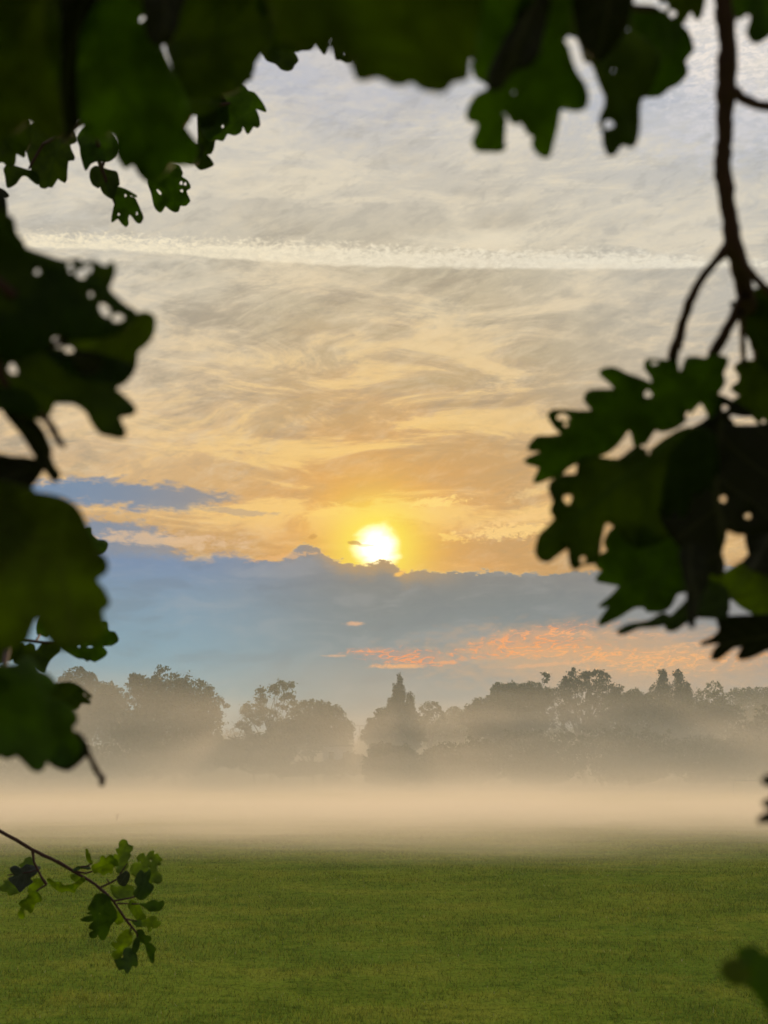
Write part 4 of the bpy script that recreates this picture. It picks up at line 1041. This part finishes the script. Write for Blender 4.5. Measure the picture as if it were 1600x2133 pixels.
# ---- sprig at lower left
B = branch("slender sharp sprig of small lobed leaves reaching low over the grass", point(-30, 1715, 2.2))
Za = (0, 1680, 3.8095)
SD = 1.85
S = [
    ([(80, 490), (120, 470), (170, 490), (210, 460), (260, 470), (320, 480), (290, 530), (240, 570), (260, 600), (200, 640), (160, 680), (130, 640), (90, 600), (65, 570), (120, 545), (90, 520)], 4, 0),
    ([(0, 640), (40, 610), (30, 590), (70, 590), (130, 600), (180, 640), (160, 680), (110, 695), (70, 705), (60, 680), (0, 665)], 1, .02),
    ([(150, 465), (190, 440), (200, 415), (240, 400), (265, 430), (280, 470), (200, 490)], 0, .03),
    ([(220, 670), (240, 620), (270, 600), (260, 580), (330, 570), (350, 600), (330, 630), (300, 650), (290, 670), (240, 690)], 1, .04),
    ([(240, 680), (300, 680), (330, 730), (325, 750), (280, 770), (260, 830), (240, 845), (215, 820), (190, 820), (195, 870), (180, 892), (150, 875), (145, 840), (170, 800), (150, 770), (170, 745), (210, 730)], 0, .0),
    ([(375, 575), (400, 575), (430, 600), (480, 600), (500, 625), (560, 620), (610, 600), (660, 560), (675, 590), (650, 610), (605, 650), (590, 685), (540, 665), (490, 680), (450, 660), (400, 620)], 0, .01),
    ([(560, 540), (600, 540), (640, 570), (620, 610), (590, 590), (565, 570)], 1, .03),
    ([(680, 340), (695, 340), (705, 370), (715, 380), (720, 420), (737, 440), (725, 460), (700, 435), (685, 400)], 0, .0),
    ([(580, 500), (620, 475), (660, 480), (700, 465), (720, 490), (700, 500), (650, 490), (600, 510)], 2, .0),
    ([(730, 470), (790, 440), (800, 400), (820, 390), (840, 410), (880, 380), (900, 400), (930, 430), (940, 470), (900, 480), (890, 530), (860, 520), (820, 545), (790, 520), (750, 530), (735, 500)], 0, .0),
    ([(945, 290), (970, 262), (1005, 270), (1020, 305), (1055, 315), (1050, 345), (1030, 370), (1040, 390), (1010, 430), (1020, 470), (980, 510), (940, 530), (920, 500), (950, 450), (900, 400), (910, 380), (940, 385), (920, 340), (945, 330)], 1, .02),
    ([(1035, 490), (1060, 450), (1100, 440), (1085, 410), (1110, 380), (1140, 370), (1155, 400), (1190, 360), (1220, 350), (1220, 380), (1250, 375), (1270, 400), (1290, 420), (1270, 440), (1280, 460), (1240, 470), (1250, 520), (1280, 540), (1285, 590), (1250, 610), (1210, 600), (1190, 640), (1150, 600), (1080, 560), (1040, 530)], 1, .03),
    ([(1090, 540), (1120, 505), (1150, 530), (1190, 500), (1195, 540), (1180, 600), (1220, 630), (1200, 680), (1150, 730), (1110, 740), (1070, 710), (1060, 680), (1090, 640), (1070, 590)], 2, -.01),
    ([(930, 560), (960, 540), (1000, 510), (1030, 540), (1020, 590), (990, 630), (950, 620), (935, 590)], 4, -.03),
    ([(880, 620), (930, 640), (1000, 620), (1060, 640), (1060, 700), (1000, 730), (930, 730), (890, 690)], 1, .02),
    ([(735, 740), (760, 700), (820, 690), (870, 720), (880, 760), (920, 820), (930, 880), (880, 940), (860, 1000), (830, 1055), (800, 1055), (775, 1010), (760, 1040), (720, 1040), (710, 1005), (745, 980), (705, 965), (720, 930), (760, 900), (700, 915), (640, 900), (680, 875), (740, 860), (690, 850), (720, 830), (695, 810), (720, 770)], 2, 0),
    ([(930, 830), (960, 860), (980, 910), (930, 935), (910, 900)], 0, .03),
    ([(1040, 740), (1080, 760), (1110, 790), (1130, 830), (1160, 880), (1130, 910), (1090, 900), (1060, 860), (1025, 810), (1020, 780)], 0, .01),
    ([(1105, 770), (1160, 770), (1200, 745), (1240, 745), (1260, 760), (1295, 745), (1300, 780), (1270, 825), (1230, 830), (1190, 832), (1150, 800)], 2, .0),
    ([(1045, 900), (1090, 905), (1150, 900), (1200, 870), (1240, 875), (1245, 905), (1275, 915), (1270, 940), (1230, 965), (1195, 950), (1200, 985), (1180, 990), (1165, 950), (1100, 955), (1060, 930)], 0, .0),
    ([(1090, 980), (1130, 980), (1150, 1020), (1190, 1030), (1200, 1060), (1170, 1080), (1200, 1090), (1235, 1130), (1225, 1160), (1222, 1230), (1205, 1240), (1185, 1200), (1165, 1150), (1150, 1090), (1110, 1070), (1095, 1020)], 2, .0),
    ([(930, 1050), (980, 990), (1020, 975), (1045, 1010), (1050, 1060), (1030, 1100), (980, 1130), (960, 1200), (910, 1210), (885, 1180), (900, 1150), (930, 1140), (890, 1100), (890, 1075), (930, 1080)], 0, .0),
    ([(1050, 1130), (1060, 1080), (1080, 1040), (1105, 1050), (1105, 1110), (1080, 1160), (1055, 1155)], 2, -.02),
    ([(910, 1210), (980, 1200), (970, 1140), (1030, 1120), (1080, 1170), (1095, 1250), (1080, 1270), (1050, 1260), (1030, 1300), (1005, 1325), (985, 1290), (945, 1295), (920, 1250)], 2, .02)]
hs = [(1113 / 3.8095, 1680 + 438 / 3.8095, 1.4, 1.4, 0), (1197 / 3.8095, 1680 + 430 / 3.8095, 3, 2.5, .6), (1183 / 3.8095, 1680 + 485 / 3.8095, 1.5, 1.2, 0), (793 / 3.8095, 1680 + 850 / 3.8095, 1.2, 1, 0)]
for i, (pts, mi, dd_) in enumerate(S):
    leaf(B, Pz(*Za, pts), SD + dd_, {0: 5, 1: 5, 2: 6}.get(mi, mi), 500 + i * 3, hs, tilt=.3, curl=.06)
def za(pts, d=SD):
    return [(x / 3.8095, 1680 + y / 3.8095, d, wd / 3.8095) for x, y, wd in pts]
twig(B, [za([(-120, 130, 24), (0, 195, 22), (130, 265, 22), (255, 342, 22), (450, 436, 19), (465, 442, 24), (600, 522, 17), (760, 620, 16), (830, 680, 16), (900, 750, 14), (1000, 900, 12), (1050, 960, 11), (1095, 1015, 9)]),
         za([(258, 345, 14), (270, 440, 12), (330, 560, 12), (370, 620, 18)]), za([(370, 620, 9), (320, 650, 8), (270, 690, 6)]),
         za([(300, 500, 7), (240, 520, 5), (60, 545, 4)]), za([(590, 512, 10), (680, 530, 9), (735, 515, 7)]), za([(800, 640, 10), (870, 610, 9), (930, 575, 7), (1010, 450, 5)]),
         za([(590, 510, 8), (620, 480, 8), (690, 475, 6), (725, 450, 4)]), za([(900, 750, 9), (980, 735, 8), (1060, 720, 7), (1120, 690, 5)]), za([(930, 770, 7), (1000, 770, 6), (1110, 775, 5)]),
         za([(1000, 890, 6), (1050, 905, 5), (1090, 910, 4)]), za([(870, 610, 5), (845, 570, 4)]), za([(1040, 960, 5), (1035, 1010, 4)]), za([(1090, 1005, 6), (1085, 1060, 4)])])

beyond(B, -900, -160, 1560, 1900, 12, 77, (-420, 1500, 1.7), 1.5, 2.0)
# ---- lower right corner and right edge leaves
B = branch("very blurred pair of leaf lobes poking into the lower right corner", point(1660, 2080, .36))
Zb = (1400, 1900, 8)
add(B, [(Zb, [(1110, 660), (1150, 630), (1250, 600), (1330, 595), (1400, 610), (1480, 700), (1540, 740), (1700, 760), (2100, 1100), (2100, 2100), (1800, 1900), (1560, 1560), (1400, 1330), (1250, 1190), (1280, 1050), (1200, 880), (1140, 740)], .46, 0),
        (Zb, [(860, 860), (950, 815), (1060, 830), (1150, 850), (1260, 1000), (1260, 1150), (1130, 1190), (1040, 1190), (940, 1120), (860, 1020), (845, 930)], .42, 1)])
twig(B, [[(1820, 2260, .48, 14), (1700, 2130, .47, 8), (1640, 2080, .47, 4)]])
B = branch("dark pointed lobes of one oak leaf just entering at the right edge above the field", point(1680, 1620, .5))
Zc = (1300, 1560, 5.333)
add(B, [(Zc, [(1545, 345), (1600, 310), (1750, 270), (1950, 400), (1950, 750), (1750, 860), (1600, 795), (1520, 805), (1505, 800), (1530, 760), (1600, 720), (1680, 690), (1640, 640), (1590, 630), (1550, 605), (1600, 575), (1660, 560), (1680, 450), (1650, 400), (1600, 385), (1560, 365)], .5, 3)])
twig(B, [[(1660, 1668, .5, 8), (1720, 1600, .5, 12), (1800, 1500, .5, 16)]])

# ------------------------------------------------------------------ mist and haze
def volume_box(name, lab, x0, x1, y0, y1, z0, z1):
    v, f = box(x0, x1, y0, y1, z0, z1)
    o = link(name, np_mesh(name, v, f))
    o['kind'] = 'stuff'; o['label'] = lab; o['category'] = name
    return o
hz_ = volume_box("haze", "thin pale morning haze filling the air over the field", -420, 420, -40, 420, -1.0, 26.0)
m, t, o = mat("haze_air")
pv = t.node('ShaderNodeVolumePrincipled')
pv.inputs['Color'].default_value = (.72, .92, .97, 1)
pv.inputs['Density'].default_value = 0.0011
pv.inputs['Anisotropy'].default_value = 0.0
t.l.new(pv.outputs[0], o.inputs['Volume'])
hz_.data.materials.append(m)
ms_ = volume_box("mist", "bank of ground mist lying over the far half of the field below the trees", -150, 150, 14, 246, -0.5, 14.0)
m, t, o = mat("ground_mist")
g = t.node('ShaderNodeNewGeometry')
sp_ = t.node('ShaderNodeSeparateXYZ'); t.l.new(g.outputs['Position'], sp_.inputs[0])
px_, py_, pz_ = sp_.outputs
mpn = t.node('ShaderNodeMapping'); mpn.inputs['Scale'].default_value = (.022, .03, .10)
t.l.new(g.outputs['Position'], mpn.inputs[0])
nz_ = t.noise(mpn.outputs[0], 1.0, 3, .5)
mp2 = t.node('ShaderNodeMapping'); mp2.inputs['Scale'].default_value = (.07, .05, .35)
t.l.new(g.outputs['Position'], mp2.inputs[0])
nw = t.noise(mp2.outputs[0], 1.0, 4, .6)
nzc = t.sub(nz_, .5)
# shallow bright layer over the middle of the field
yy = t.add(t.add(py_, t.mul(px_, -0.35)), t.mul(nzc, 34.0))
h1 = t.m('MAXIMUM', t.add(0.42, t.mul(nzc, 2.0)), .2)
l1 = t.mul(t.m('EXPONENT', t.mul(t.m('DIVIDE', pz_, h1), -1.0)), t.mul(t.sstep(yy, 22.0, 50.0), t.sstep(py_, 50.0, 92.0, 1.0, .10)))
l1 = t.mul(t.mul(l1, t.sstep(nw, .32, .62, .45, 1.4)), 0.28)
# deeper thin layer among the trees
h2 = t.m('MAXIMUM', t.add(4.2, t.mul(nzc, 16.0)), 1.4)
l2 = t.mul(t.m('EXPONENT', t.mul(t.m('DIVIDE', pz_, h2), -1.0)), t.sstep(py_, 84.0, 140.0))
l2 = t.mul(t.mul(l2, t.sstep(nw, .32, .65, .6, 1.3)), 0.042)
dens = t.mul(t.add(l1, l2), t.sstep(pz_, 14.0, 9.0))
pv = t.node('ShaderNodeVolumePrincipled')
pv.inputs['Color'].default_value = (1.0, .965, .92, 1)
t.l.new(dens, pv.inputs['Density'])
pv.inputs['Anisotropy'].default_value = 0.33
t.l.new(pv.outputs[0], o.inputs['Volume'])
ms_.data.materials.append(m)
